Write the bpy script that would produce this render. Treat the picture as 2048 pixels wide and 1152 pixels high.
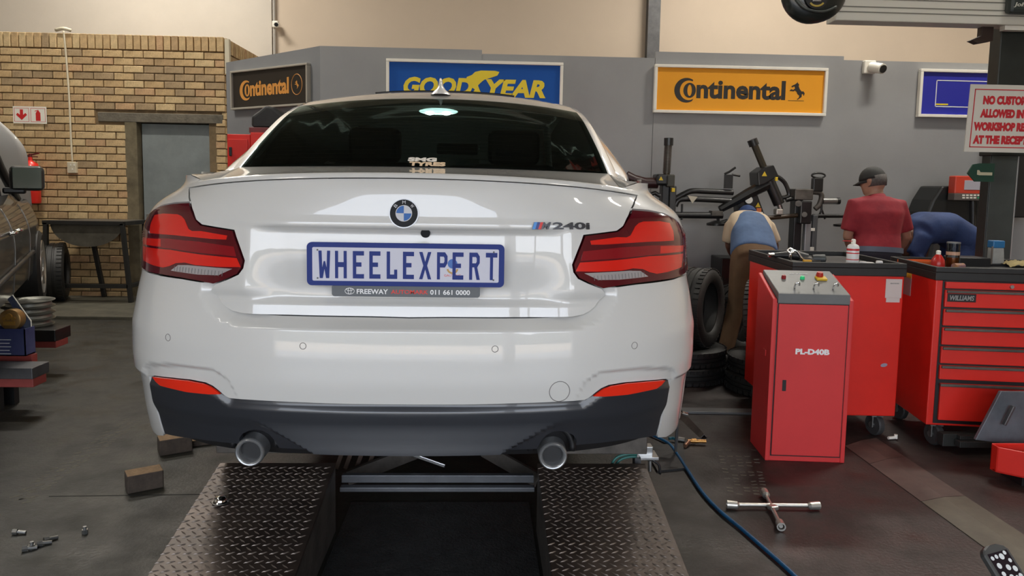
import bpy, bmesh, math, random
import numpy as np
from math import radians as R, sin, cos, pi, tan
from mathutils import Vector as V, Matrix, geometry
random.seed(7)
S = bpy.context.scene
COL = S.collection
for o in list(bpy.data.objects): bpy.data.objects.remove(o)
# ------------------------------------------------------------------ camera
FPX, PX0, PY0, EYE = 1500., 1024., 513., 1.45
_y, _p, _r = R(2.4), R(5.5), R(1.0)
cf = V((sin(_y)*cos(_p), cos(_y)*cos(_p), -sin(_p)))
_r0 = V((cos(_y), -sin(_y), 0)); _u0 = _r0.cross(cf)
cr = _r0*cos(_r) + _u0*sin(_r); cu = _u0*cos(_r) - _r0*sin(_r)
CAM = V((0, 0, EYE))
cd = bpy.data.cameras.new('camera'); cam = bpy.data.objects.new('camera', cd); COL.objects.link(cam)
m = Matrix((cr, cu, -cf)).transposed().to_4x4(); m.translation = CAM; cam.matrix_world = m
cd.sensor_width = 36; cd.sensor_fit = 'HORIZONTAL'; cd.lens = 36*FPX/2048
cd.shift_y = -(576-PY0)/2048; cd.clip_start = .02; cd.clip_end = 500
S.camera = cam
# ------------------------------------------------------------------ light
S.view_settings.view_transform = 'Standard'; S.view_settings.look = 'None'
S.view_settings.gamma = 1; S.view_settings.use_curve_mapping = False
S.view_settings.exposure = 0.0
W = bpy.data.worlds.new('sky'); S.world = W; W.use_nodes = True
wn = W.node_tree; bg = wn.nodes['Background']
tc = wn.nodes.new('ShaderNodeTexCoord'); sp = wn.nodes.new('ShaderNodeSeparateXYZ'); rp = wn.nodes.new('ShaderNodeValToRGB')
wn.links.new(tc.outputs['Generated'], sp.inputs[0]); wn.links.new(sp.outputs['Z'], rp.inputs[0]); wn.links.new(rp.outputs[0], bg.inputs[0])
rp.color_ramp.elements[0].color = (.93, .96, 1, 1); rp.color_ramp.elements[1].color = (.35, .52, .85, 1); rp.color_ramp.elements[1].position = .9
bg.inputs[1].default_value = 7.0
def area(name, loc, rot, sx, sy, power, col=(1, 1, 1), portal=False):
    l = bpy.data.lights.new(name, 'AREA'); l.shape = 'RECTANGLE'; l.size = sx; l.size_y = sy; l.energy = power; l.color = col
    if portal: l.cycles.is_portal = True
    o = bpy.data.objects.new(name, l); COL.objects.link(o); o.location = loc; o.rotation_euler = rot; return o
area('doorway_portal', (-.2, -4.6, 1.75), (R(90), 0, 0), 8.4, 3.5, 1, portal=True)
su = bpy.data.lights.new('sun', 'SUN'); su.energy = 13.0; su.angle = R(.6); su.color = (1, .93, .8)
so = bpy.data.objects.new('sun', su); COL.objects.link(so); so.rotation_euler = (R(18), R(10), 0)
LAMPS = [(-3.6, -.6), (3.6, -.6), (-3.8, 3.2), (4.0, 2.6), (-3.9, 6.2), (4.2, 5.4), (-4.2, 8.9), (3.6, 8.6), (7.2, 7.0)]
# ------------------------------------------------------------------ projection helpers
def ray(px, py): return cf + cr*((px-PX0)/FPX) - cu*((py-PY0)/FPX)
def P(px, py, Y): d = ray(px, py); return CAM + d*(Y/d.y)
def G(px, py, z=0.): d = ray(px, py); return CAM + d*((z-EYE)/d.z)
# ------------------------------------------------------------------ materials
MATS = {}
def mat(name, c, rough=.5, metal=0., coat=0., noise=0., nscale=8., bump=0., bscale=40., spec=.5, c2=None, emit=0., trans=0., alpha=1.):
    if name in MATS: return MATS[name]
    m = bpy.data.materials.new(name); m.use_nodes = True; nt = m.node_tree; b = nt.nodes['Principled BSDF']
    c = tuple(c)+(1,)
    b.inputs['Base Color'].default_value = c; b.inputs['Roughness'].default_value = rough; b.inputs['Metallic'].default_value = metal
    b.inputs['Specular IOR Level'].default_value = spec
    b.inputs['Coat Weight'].default_value = coat; b.inputs['Coat Roughness'].default_value = .02
    if trans: b.inputs['Transmission Weight'].default_value = trans
    if alpha < 1: b.inputs['Alpha'].default_value = alpha
    if emit: b.inputs['Emission Color'].default_value = c; b.inputs['Emission Strength'].default_value = emit
    tco = nt.nodes.new('ShaderNodeTexCoord')
    if noise or c2:
        n = nt.nodes.new('ShaderNodeTexNoise'); n.inputs['Scale'].default_value = nscale; n.inputs['Detail'].default_value = 6; n.inputs['Roughness'].default_value = .65
        nt.links.new(tco.outputs['Object'], n.inputs['Vector'])
        r = nt.nodes.new('ShaderNodeValToRGB'); r.color_ramp.elements[0].position = .3; r.color_ramp.elements[1].position = .72
        k = c2 if c2 else tuple(x*(1-noise) for x in c[:3])
        r.color_ramp.elements[0].color = tuple(k)+(1,); r.color_ramp.elements[1].color = tuple(min(1, x*(1+noise*.3)) for x in c[:3])+(1,)
        nt.links.new(n.outputs[0], r.inputs[0]); nt.links.new(r.outputs[0], b.inputs['Base Color'])
    if bump:
        n2 = nt.nodes.new('ShaderNodeTexNoise'); n2.inputs['Scale'].default_value = bscale; n2.inputs['Detail'].default_value = 5
        nt.links.new(tco.outputs['Object'], n2.inputs['Vector'])
        bp = nt.nodes.new('ShaderNodeBump'); bp.inputs['Strength'].default_value = bump; bp.inputs['Distance'].default_value = .01
        nt.links.new(n2.outputs[0], bp.inputs['Height']); nt.links.new(bp.outputs[0], b.inputs['Normal'])
    MATS[name] = m; return m
WHITE = mat('white_car_paint', (.63, .62, .59), .35, coat=1)
BLACKP = mat('black_plastic', (.012, .012, .013), .4)
RUB = mat('rubber', (.018, .018, .018), .6, noise=.4, bump=.15)
BLKM = mat('black_painted_metal', (.014, .014, .014), .38, noise=.3, coat=.15)
STEEL = mat('steel', (.55, .55, .54), .3, 1., noise=.2)
CHROME = mat('chrome', (.8, .8, .8), .08, 1.)
DKSTEEL = mat('dark_steel', (.13, .13, .135), .45, .6, noise=.35)
RED = mat('red_painted_steel', (.74, .022, .012), .38, coat=.25, noise=.12, nscale=3)
REDF = mat('faded_red_painted_steel', (.68, .035, .035), .5, noise=.08, nscale=3)
GREYP = mat('grey_painted_steel', (.15, .155, .155), .45, noise=.12)
SIGNW = mat('white_plastic', (.86, .83, .74), .45)
TXTW = mat('white_print', (.85, .85, .85), .5)
# ------------------------------------------------------------------ objects
def link(name, me, mt, parent=None, smooth=False, bevel=0., label=None, cat=None, group=None, kind=None, seg=2):
    o = bpy.data.objects.new(name, me); COL.objects.link(o)
    for q in (mt if isinstance(mt, (list, tuple)) else [mt]):
        if q: me.materials.append(q)
    if smooth: me.polygons.foreach_set('use_smooth', [True]*len(me.polygons))
    if smooth == 'auto': me.set_sharp_from_angle(angle=R(40))
    if bevel:
        b = o.modifiers.new('b', 'BEVEL'); b.width = bevel; b.segments = seg; b.limit_method = 'ANGLE'; b.angle_limit = R(35)
    if parent: o.parent = parent
    return tag(o, label, cat, group, kind)
def tag(o, label=None, cat=None, group=None, kind=None):
    if label: o['label'] = label
    if cat: o['category'] = cat
    if group: o['group'] = group
    if kind: o['kind'] = kind
    return o
def thing(name, label, cat, loc=(0, 0, 0), rz=0., group=None):
    o = bpy.data.objects.new(name, None); COL.objects.link(o); o.location = loc; o.rotation_euler = (0, 0, rz); o.empty_display_size = .1
    return tag(o, label, cat, group)
def dup(root, loc, rz=None, label=None, group=None):
    r = root.copy(); COL.objects.link(r); r.location = loc
    if rz is not None: r.rotation_euler = (0, 0, rz)
    if label: r['label'] = label
    if group: r['group'] = group
    for ch in list(root.children):
        c = ch.copy(); COL.objects.link(c); c.parent = r
        for g in ch.children:
            d = g.copy(); COL.objects.link(d); d.parent = c
    return r
def me_from(v, f, name='m'):
    me = bpy.data.meshes.new(name); me.from_pydata([tuple(x) for x in v], [], [tuple(x) for x in f]); me.update(); return me
class MB:
    def __init__(s): s.v = []; s.f = []; s.mi = []; s.k = 0
    def add(s, v, f):
        n = len(s.v); s.v += [tuple(x) for x in v]; s.f += [tuple(i+n for i in q) for q in f]; s.mi += [s.k]*len(f); return s
    def box(s, c, d, rot=None):
        c = V(c); h = V(d)/2; vs = []
        for z in (-1, 1):
            for y in (-1, 1):
                for x in (-1, 1):
                    p = V((x*h.x, y*h.y, z*h.z))
                    if rot is not None: p = rot @ p
                    vs.append(c+p)
        return s.add(vs, [(0, 2, 3, 1), (4, 5, 7, 6), (0, 1, 5, 4), (2, 6, 7, 3), (0, 4, 6, 2), (1, 3, 7, 5)])
    def box2(s, a, b): return s.box([(a[i]+b[i])/2 for i in range(3)], [abs(b[i]-a[i]) for i in range(3)])
    def cyl(s, a, b, r, r2=None, n=16, caps=True):
        a = V(a); b = V(b); r2 = r if r2 is None else r2; d = (b-a).normalized()
        x = d.orthogonal().normalized(); y = d.cross(x); vs = []
        for c, q in ((a, r), (b, r2)):
            for i in range(n): t = 2*pi*i/n; vs.append(c+x*(q*cos(t))+y*(q*sin(t)))
        fs = [(i, (i+1) % n, n+(i+1) % n, n+i) for i in range(n)]
        if caps: fs += [tuple(range(n-1, -1, -1)), tuple(range(n, 2*n))]
        return s.add(vs, fs)
    def tube(s, pts, r, n=8, smooth=0, closed=False):
        pts = [V(p) for p in pts]
        if smooth: pts = catmull(pts, smooth)
        rr = r if isinstance(r, (list, tuple)) else None
        vs = []; fs = []; prev = None; m_ = len(pts)
        for i, p in enumerate(pts):
            d = (pts[min(i+1, m_-1)]-pts[max(i-1, 0)])
            if closed: d = pts[(i+1) % m_]-pts[i-1]
            d.normalize()
            x = d.orthogonal().normalized() if prev is None else (prev-d*prev.dot(d)).normalized()
            prev = x; y = d.cross(x); q = r if rr is None else rr[min(len(rr)-1, int(i*len(rr)/m_))]
            for k in range(n): t = 2*pi*k/n; vs.append(p+x*(q*cos(t))+y*(q*sin(t)))
        for i in range(m_-1 if not closed else m_):
            for k in range(n):
                a = i*n; b = ((i+1) % m_)*n; fs.append((a+k, a+(k+1) % n, b+(k+1) % n, b+k))
        if not closed: fs += [tuple(range(n-1, -1, -1)), tuple(range((m_-1)*n, m_*n))]
        return s.add(vs, fs)
    def lathe(s, prof, c, ax=(0, 0, 1), n=24, cap=False):
        c = V(c); ax = V(ax).normalized(); x = ax.orthogonal().normalized(); y = ax.cross(x); vs = []; fs = []
        for (r, h) in prof:
            for k in range(n): t = 2*pi*k/n; vs.append(c+ax*h+x*(r*cos(t))+y*(r*sin(t)))
        for i in range(len(prof)-1):
            for k in range(n): fs.append((i*n+k, i*n+(k+1) % n, (i+1)*n+(k+1) % n, (i+1)*n+k))
        if cap: fs += [tuple(range(n-1, -1, -1)), tuple(range((len(prof)-1)*n, len(prof)*n))]
        return s.add(vs, fs)
    def prism(s, poly, o, ex, ey, ez, d):
        """2D poly in basis ex,ey at o, thickness d along ez"""
        o = V(o); ex = V(ex); ey = V(ey); ez = V(ez); n = len(poly)
        a = [o+ex*p[0]+ey*p[1] for p in poly]; b = [q+ez*d for q in a]
        tris = geometry.tessellate_polygon([[V((p[0], p[1], 0)) for p in poly]])
        fs = [tuple(t) for t in tris]+[tuple(i+n for i in t[::-1]) for t in tris]+[(i, i+n, (i+1) % n+n, (i+1) % n) for i in range(n)]
        return s.add(a+b, fs)
    def build(s, name, mt, parent=None, smooth=False, bevel=0., **k):
        me = me_from(s.v, s.f, name)
        bm = bmesh.new(); bm.from_mesh(me); bmesh.ops.recalc_face_normals(bm, faces=bm.faces); bm.to_mesh(me); bm.free()
        o = link(name, me, mt, parent, smooth, bevel, **k)
        if s.k: me.polygons.foreach_set('material_index', s.mi)
        return o
def catmull(p, k=6, closed=False):
    out = []; n = len(p); p = [V(q) for q in p]
    for i in range(n if closed else n-1):
        a, b, c, d = (p[(i-1) % n], p[i], p[(i+1) % n], p[(i+2) % n]) if closed else (p[max(i-1, 0)], p[i], p[i+1], p[min(i+2, n-1)])
        for j in range(k):
            t = j/k; out.append(.5*((2*b)+(c-a)*t+(2*a-5*b+4*c-d)*t*t+(3*b-a-3*c+d)*t**3))
    if not closed: out.append(p[-1])
    return out
def text(name, s, o, ex, ey, h, mt, parent=None, w=None, bold=0., shear=0., depth=.0015, spacing=1., align='CENTER', **k):
    """lettering as a mesh; o = centre of the baseline box, ex/ey world unit vectors, h = cap height, w = total width"""
    cu_ = bpy.data.curves.new(name, 'FONT'); cu_.body = s; cu_.size = 1; cu_.offset = bold; cu_.shear = shear; cu_.extrude = .5; cu_.space_character = spacing
    cu_.align_x = 'LEFT'; cu_.resolution_u = 3
    to = bpy.data.objects.new(name, cu_); COL.objects.link(to)
    bpy.context.view_layer.update()
    me = bpy.data.meshes.new_from_object(to.evaluated_get(bpy.context.evaluated_depsgraph_get()))
    bpy.data.objects.remove(to)
    co = np.zeros(len(me.vertices)*3); me.vertices.foreach_get('co', co); co = co.reshape(-1, 3)
    x0, x1, y0, y1 = co[:, 0].min(), co[:, 0].max(), co[:, 1].min(), co[:, 1].max()
    sy = h/(y1-y0); sx = (w/(x1-x0)) if w else sy
    ex = V(ex).normalized(); ey = V(ey).normalized(); ez = ex.cross(ey)
    co2 = np.array(V(o))+np.outer((co[:, 0]-(x0+x1)/2)*sx, ex)+np.outer((co[:, 1]-(y0+y1)/2)*sy, ey)+np.outer((co[:, 2]+.5)*depth, ez)
    me.vertices.foreach_set('co', co2.ravel()); me.update(); me.materials.clear()
    return link(name, me, mt, parent, **k)
def inv(parent, p):
    """world point -> parent's local"""
    if parent is None: return V(p)
    M = Matrix.Translation(parent.location) @ parent.rotation_euler.to_matrix().to_4x4()
    return M.inverted() @ V(p)
# ================================================================== ROOM
def floor_mat():
    m = bpy.data.materials.new('oily_concrete'); m.use_nodes = True; nt = m.node_tree; b = nt.nodes['Principled BSDF']; L = nt.links.new
    tco = nt.nodes.new('ShaderNodeTexCoord')
    def N(sc, det=6, ro=.6):
        n = nt.nodes.new('ShaderNodeTexNoise'); n.inputs['Scale'].default_value = sc; n.inputs['Detail'].default_value = det; n.inputs['Roughness'].default_value = ro
        L(tco.outputs['Object'], n.inputs['Vector']); return n
    def ramp(a, b_, p0, p1, src):
        r = nt.nodes.new('ShaderNodeValToRGB'); r.color_ramp.elements[0].color = a+(1,); r.color_ramp.elements[1].color = b_+(1,)
        r.color_ramp.elements[0].position = p0; r.color_ramp.elements[1].position = p1; L(src, r.inputs[0]); return r
    sx = nt.nodes.new('ShaderNodeSeparateXYZ'); L(tco.outputs['Object'], sx.inputs[0])
    n1 = N(1.1); big = ramp((0, 0, 0), (1, 1, 1), .35, .65, n1.outputs[0])
    # brown dust on the right bay, green-grey on the left bay
    mr = nt.nodes.new('ShaderNodeMapRange'); mr.inputs[1].default_value = .6; mr.inputs[2].default_value = 1.5; L(sx.outputs['X'], mr.inputs[0])
    gl = ramp((.014, .0135, .010), (.034, .032, .023), .3, .7, N(3.3).outputs[0])
    gr = ramp((.018, .0115, .010), (.040, .026, .022), .3, .7, N(2.6).outputs[0])
    mx = nt.nodes.new('ShaderNodeMix'); mx.data_type = 'RGBA'; L(mr.outputs[0], mx.inputs[0]); L(gl.outputs[0], mx.inputs[6]); L(gr.outputs[0], mx.inputs[7])
    mx2 = nt.nodes.new('ShaderNodeMix'); mx2.data_type = 'RGBA'; mx2.blend_type = 'MULTIPLY'; mx2.inputs[0].default_value = .45
    L(mx.outputs[2], mx2.inputs[6]); L(ramp((.45, .45, .45), (1, 1, 1), .3, .6, N(14, 8, .7).outputs[0]).outputs[0], mx2.inputs[7])
    L(mx2.outputs[2], b.inputs['Base Color'])
    rr = ramp((.36, .36, .36), (.7, .7, .7), .3, .7, N(4).outputs[0]); L(rr.outputs[0], b.inputs['Roughness'])
    bp = nt.nodes.new('ShaderNodeBump'); bp.inputs['Strength'].default_value = .25; bp.inputs['Distance'].default_value = .01
    L(N(60, 5).outputs[0], bp.inputs['Height']); L(bp.outputs[0], b.inputs['Normal'])
    return m
FLOOR = floor_mat()
MB().box2((-9, -4.8, -.2), (9, 14, 0)).build('floor', FLOOR, kind='structure')
MB().box2((-9, 7.72, -.01), (-1.5, 9.3, .035)).build('trim_1', mat('kerb_concrete', (.085, .078, .055), .8, noise=.5, nscale=5), kind='structure', bevel=.008)
BEIGE = mat('beige_plaster', (.62, .515, .405), .85, noise=.05, nscale=1.2, bump=.05)
PALE = mat('pale_plaster', (.63, .575, .50), .85, noise=.08, nscale=1.2, bump=.05)
MB().box2((-2.9, 10.7, 0), (9, 10.9, 6)).build('wall_back', BEIGE, kind='structure')
MB().box2((-9, 10.68, 0), (-2.91, 10.9, 6)).build('wall_back_left', PALE, kind='structure')
MB().box2((-9.2, -4.8, 0), (-9, 10.9, 6)).build('wall_left', PALE, kind='structure')
MB().box2((9, -4.8, 0), (9.2, 10.9, 6)).build('wall_right', BEIGE, kind='structure')
MB().box2((-9.2, -4.8, 6), (9.2, 10.9, 6.2)).build('ceiling', mat('ceiling_sheet', (.22, .215, .20), .8), kind='structure')
fw = MB(); fw.box2((-9, -4.8, 0), (-4.4, -4.55, 6)); fw.box2((4.2, -4.8, 0), (9, -4.55, 6)); fw.box2((-4.4, -4.8, 3.5), (4.2, -4.55, 6)); fw.box2((1.25, -4.8, 0), (1.6, -4.5, 3.5))
fw.build('wall_front', BEIGE, kind='structure')
# outside the door: paved forecourt, sandy plot, low buildings and a hill line
MB().box2((-40, -14, -.2), (40, -4.8, -.01)).build('forecourt', mat('forecourt_paving', (.30, .29, .28), .9, noise=.2), kind='structure')
MB().box2((-60, -60, -.2), (60, -14, 0)).build('sandy_plot', mat('sand', (.55, .42, .28), .95, noise=.2, nscale=.6), kind='structure')
hl = MB(); hp = [(-60, -60, 0)]
for i in range(25): hp.append((-60+5*i, -60, 5+1.6*sin(i*.7)+1.1*sin(i*1.9)))
hp.append((60, -60, 0)); hl.prism([(p[0], p[2]) for p in hp], (0, -60, 0), (1, 0, 0), (0, 0, 1), (0, 1, 0), -6)
hl.build('hills', mat('bush', (.16, .17, .11), .95, noise=.4, nscale=.2), kind='structure')
# steel column and corner pipe on the back wall
MB().box2((2.27, 10.56, 2.4), (2.44, 10.7, 6)).build('trim_2', DKSTEEL, kind='structure')
MB().cyl((-2.87, 10.66, 2), (-2.87, 10.66, 6), .018).build('trim_3', mat('grey_pipe', (.42, .39, .35), .6), kind='structure', smooth='auto')

# ---- brick annex: face at Y=9.1, corner X=-3.05, returning to the back wall
ZT = 3.10; YB = 9.1; XC = -3.03
MORT = mat('mortar', (.235, .165, .09), .95, noise=.4)
bw = MB(); bw.box2((-8.99, YB+.012, 0), (-4.16, 10.68, ZT-.01)); bw.box2((-4.16, YB+.012, 2.11), (XC-.012, 10.68, ZT-.01)); bw.box2((-3.23, YB+.012, 0), (XC-.012, 10.68, 2.11))
bw.box2((-4.16, 9.9, 0), (-3.23, 10.68, 2.11))
wb = bw.build('wall_brick', MORT, kind='structure')
bc = [(.62, .44, .23), (.58, .40, .205), (.66, .49, .265), (.50, .34, .18), (.42, .30, .17), (.58, .37, .20)]
BM = [mat('yellow_brick_%d' % i, c, .85, noise=.3, nscale=18, bump=.4, bscale=70) for i, c in enumerate(bc)]
def brick_me(w, h, d, m_):
    b = MB(); b.box((0, 0, 0), (w, d, h)); me = me_from(b.v, b.f, 'brick'); 
    bm = bmesh.new(); bm.from_mesh(me); bmesh.ops.bevel(bm, geom=bm.edges[:], offset=.004, segments=1, affect='EDGES'); bm.to_mesh(me); bm.free()
    me.materials.append(m_); return me
BR = [brick_me(.222, .075, .05, m_) for m_ in BM]; HD = [brick_me(.075, .222*.75, .05, m_) for m_ in BM]; HF = [brick_me(.106, .075, .05, m_) for m_ in BM]
place = []
def wt(x, z):
    # dirtier bricks above the doorway, worn ones low
    r = random.random()
    if -4.5 < x < -3.1 and 2.2 < z < 2.75 and r < .45: return 4
    return random.choices(range(6), [5, 5, 4, 2, .8, 1.5])[0]
z0 = ZT-.165-.012; n = 0
for k in range(64):
    x = XC-.045-k*.0866
    if x > -8.2: place.append((x, ZT-.083, HD[wt(x, ZT)], 0))
row = 0; z = z0-.0375-.006
while z > .03:
    x = XC - (.111 if row % 2 == 0 else 0) - .005
    if row % 2: place.append((XC-.053, z, HF[wt(x, z)], 0)); x -= .111+.111
    while x > -7.4:
        if not (-4.16 < x < -3.23 and z < 2.11+.09) and not (z < 2.2 and z > 2.08 and -4.45 < x < -3.1):
            hw = .111
            if z < 2.11 and x-hw < -3.23 and x > -3.3: place.append((x+.055, z, HF[wt(x, z)], 0))
            elif z < 2.11 and x+hw > -4.16 and x < -4.1: place.append((x-.055, z, HF[wt(x, z)], 0))
            elif z > 2.08 and z < 2.2 and (x-hw < -3.1 < x or x < -4.45 < x+hw): place.append((x+(.05 if x > -3.3 else -.055), z, HF[wt(x, z)], 0))
            elif z < 2.11 and (x-hw < -3.23 < x+hw or x-hw < -4.16 < x+hw): pass
            else: place.append((x, z, BR[wt(x, z)], 0))
        x -= .232
    z -= .0858; row += 1
def visible_px(x, z):
    d = V((x, YB, z))-CAM; zz = d.dot(cf); return PX0+FPX*d.dot(cr)/zz, PY0-FPX*d.dot(cu)/zz
rest = {}; cnt = 0
for (x, z, me, _) in place:
    px, py = visible_px(x, z); vis = -10 < px < 455 and py < 595
    if py > 430 and px > 270: vis = False
    if px < 95 and py > 420: vis = False
    hide = not vis
    if vis and cnt < 298:
        o = bpy.data.objects.new('brick', me); COL.objects.link(o); o.location = (x, YB+.008+random.uniform(-.003, .003), z); o.parent = wb; cnt += 1
    else: rest.setdefault(me.name, [me, []])[1].append((x, z))
rm = MB(); rmi = []
for i, (nm, (me, L)) in enumerate(rest.items()):
    for (x, z) in L:
        rm.add([(v.co.x+x, v.co.y+YB+.008, v.co.z+z) for v in me.vertices], [tuple(p.vertices) for p in me.polygons]); rmi += [BM.index(me.materials[0])]*len(me.polygons)
ro = rm.build('brickwork', BM, wb, kind='stuff'); ro.data.polygons.foreach_set('material_index', rmi)
# return face of the annex (recedes towards the back wall)
ret = MB(); rmi = []
z = z0-.043; row = 0
while z > 1.4:
    y = YB+.111+.005+(.116 if row % 2 else 0)
    while y < 10.6:
        ret.box((XC-.018, y, z), (.05, .222, .075)); rmi += [wt(0, 0)]*6; y += .232
    z -= .0858; row += 1
for k in range(17): ret.box((XC-.018, YB+.09+k*.0866, ZT-.083), (.05, .075, .165)); rmi += [wt(0, 0)]*6
ro = ret.build('brickwork', BM, wb, kind='stuff'); ro.data.polygons.foreach_set('material_index', rmi)
# doorway in the brick wall
CONC = mat('rough_concrete', (.17, .15, .115), .9, noise=.45, nscale=7, bump=.4)
dr = MB(); dr.box2((-3.245, 9.72, 0), (-3.23+.01, 9.80, 2.12)); dr.box2((-4.16, 9.72, 0), (-4.15, 9.8, 2.12))
MB().box2((-4.50, YB-.02, 2.10), (-3.06, YB+.25, 2.205)).build('lintel', CONC, wb, bevel=.006)
MB().box2((-4.20, YB-.015, 0), (-4.06, YB+.12, 2.10)).build('door_jamb', mat('jamb_timber', (.20, .165, .10), .85, noise=.5, nscale=6), wb, bevel=.005)
d1 = MB().box2((-4.05, YB+.10, .01), (-3.235, YB+.145, 2.09)).build('door_1', mat('grey_blue_door_paint', (.29, .325, .325), .5, noise=.3, nscale=2.2), kind='structure', bevel=.003)
MB().cyl((-3.99, YB+.10, 1.0), (-3.99, YB+.05, 1.0), .02).build('door_handle', STEEL, d1, smooth='auto')

# ---- grey panelled partition: frontal part at Y=7.2, angled part at left
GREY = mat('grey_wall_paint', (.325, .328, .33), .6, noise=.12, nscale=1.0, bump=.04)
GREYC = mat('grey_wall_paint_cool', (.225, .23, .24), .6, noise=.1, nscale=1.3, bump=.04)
part = MB().box2((-1.50, 7.23, 0), (7.5, 7.33, 2.66)).build('wall_partition', GREY, kind='structure')
ex = [(-1.52, -.014, 2.70), (-.012, 1.628, 2.665), (1.63, 3.448, 2.725), (3.45, 5.208, 2.69), (5.21, 7.3, 2.69)]
for i, (a, b, t) in enumerate(ex):
    MB().box2((a, 7.195 if i % 2 == 0 else 7.2, 0), (b, 7.23, t)).build('panel', GREY, part)
# angled wing
A = P(452, 128, 8.05); B = V((-1.52, 7.2, 0)); A.z = 0
dv = (B-A); dl = dv.length; dv.normalize(); nv = V((dv.y, -dv.x, 0))
def wing(s, z, off=0.): return A+dv*s+V((0, 0, z))+nv*off
tl = 2.60
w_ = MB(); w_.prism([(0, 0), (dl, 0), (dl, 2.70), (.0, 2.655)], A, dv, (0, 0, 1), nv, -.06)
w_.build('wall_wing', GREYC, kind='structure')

# ================================================================== SIGNS
def framed_sign(name, label, c, ex, nn, w, h, face, fr=.028, frame=SIGNW, group='framed tyre brand boards'):
    c = V(c); ex = V(ex).normalized(); ey = V((0, 0, 1)); nn = V(nn).normalized()
    t = thing(name, label, 'sign', (0, 0, 0))
    f = MB()
    for (a, b, c_, d) in ((-w/2, w/2, h/2-fr, h/2), (-w/2, w/2, -h/2, -h/2+fr), (-w/2, -w/2+fr, -h/2+fr, h/2-fr), (w/2-fr, w/2, -h/2+fr, h/2-fr)):
        f.prism([(a, c_), (b, c_), (b, d), (a, d)], c, ex, ey, nn, .05)
    f.build('frame', frame, t, bevel=.004)
    MB().prism([(-w/2+fr, -h/2+fr), (w/2-fr, -h/2+fr), (w/2-fr, h/2-fr), (-w/2+fr, h/2-fr)], c, ex, ey, nn, .025).build('board', face, t)
    return t, c+nn*.0255, ex, ey
def poly_part(name, pts, c, ex, ey, mt, parent, d=.0015):
    b = MB(); b.prism(pts, c, ex, ey, V(ex).cross(V(ey)), d); return b.build(name, mt, parent)
ORANGE = mat('orange_board', (.88, .38, .03), .5, spec=.2); INK = mat('black_ink', (.02, .018, .016), .5)
BLUEB = mat('blue_board', (.008, .090, .40), .5, spec=.2); YEL = mat('yellow_print', (.85, .66, .02), .5)
DKB = mat('dark_board', (.022, .017, .012), .45); ORN = mat('orange_print', (.68, .30, .06), .5); NAVY = mat('deep_blue_board', (.03, .035, .38), .4)
X1 = V((1, 0, 0)); NF = V((0, -1, 0))
HORSE = [(-.5, .02), (-.38, .10), (-.25, .06), (-.12, .16), (-.18, .3), (-.32, .22), (-.40, .28), (-.30, .36), (-.16, .42), (-.02, .52), (.02, .60), (.06, .50), (.14, .44), (.12, .30), (.20, .12), (.34, -.04), (.46, -.02), (.56, -.16), (.50, -.34), (.44, -.2), (.36, -.22), (.36, -.40), (.20, -.52), (.10, -.6), (.02, -.58), (.16, -.46), (.2, -.32), (.06, -.22), (-.02, -.05), (-.14, .02), (-.26, -.06), (-.32, .0), (-.40, -.04)]
def conti(t, c, ex, ey, mt, W_, H_, emblem):
    # big crescent C with a small o inside, then the rest of the word
    n = V(ex).cross(V(ey)); r = H_*.255; cc = c+ex*(-W_*.3125)-ey*(H_*.02)
    pts = []
    for i in range(25): a = R(58+i*(300-58)/24.); pts.append((r*cos(a), r*sin(a)))
    for i in range(25): a = R(304-i*(304-66)/24.); pts.append((r*.20+r*.74*cos(a), r*.80*sin(a)))
    poly_part('letter', pts, cc, ex, ey, mt, t)
    v = []; f = []
    for i in range(28):
        a = 2*pi*i/28
        for (A_, B_) in ((.036*W_, .155*H_), (.013*W_, .118*H_)): v.append((A_*cos(a), B_*sin(a)))
    oo = cc+ex*(.019*W_)
    vv = [oo+ex*x+ey*y+n*d for d in (0, .0015) for (x, y) in v]
    N_ = 56
    for i in range(28):
        j = (i+1) % 28
        f += [(2*i+N_, 2*j+N_, 2*j+1+N_, 2*i+1+N_), (2*i, 2*j, 2*j+N_, 2*i+N_)]
    MB().add(vv, f).build('letter', mt, t)
    text('lettering', 'ntinental', c+ex*(W_*.004)+ey*(H_*.017), ex, ey, H_*.40, mt, t, w=W_*.515, bold=.035)
    if emblem == 'horse': 
        s = H_*.31; poly_part('horse_emblem', [(x*s, y*s) for x, y in HORSE], c+ex*(W_*.327)+ey*(H_*.02), ex, ey, mt, t)
        poly_part('underline', [(-s*.55, 0), (s*.55, 0), (s*.55, .004), (-s*.55, .004)], c+ex*(W_*.325)-ey*(H_*.19), ex, ey, mt, t)
    else:
        s = H_*.17; ec = c+ex*(W_*.36)+ey*(H_*.02)
        poly_part('horse_emblem', [(x*s*.8, y*s) for x, y in HORSE], ec, ex, ey, mt, t)
        b = MB(); b.tube([ec+ex*(s*1.15*cos(2*pi*i/24))+ey*(s*1.45*sin(2*pi*i/24)) for i in range(24)], .004, 4, closed=True); b.build('emblem_ring', mt, t)
# orange board
a1 = P(1308, 130, 7.14); a2 = P(1655, 230, 7.14); a3 = P(1660, 136, 7.14)
W1 = 1.665; H1 = .452; c1 = V(((a1.x+a3.x)/2, 7.19, (a1.z+a2.z)/2+.0))
t, c, e1, e2 = framed_sign('wall_sign', 'white framed orange board with black lettering and a rearing horse, on the grey wall', c1, X1, NF, W1, H1, ORANGE)
conti(t, c, e1, e2, INK, W1, H1, 'horse')
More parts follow.
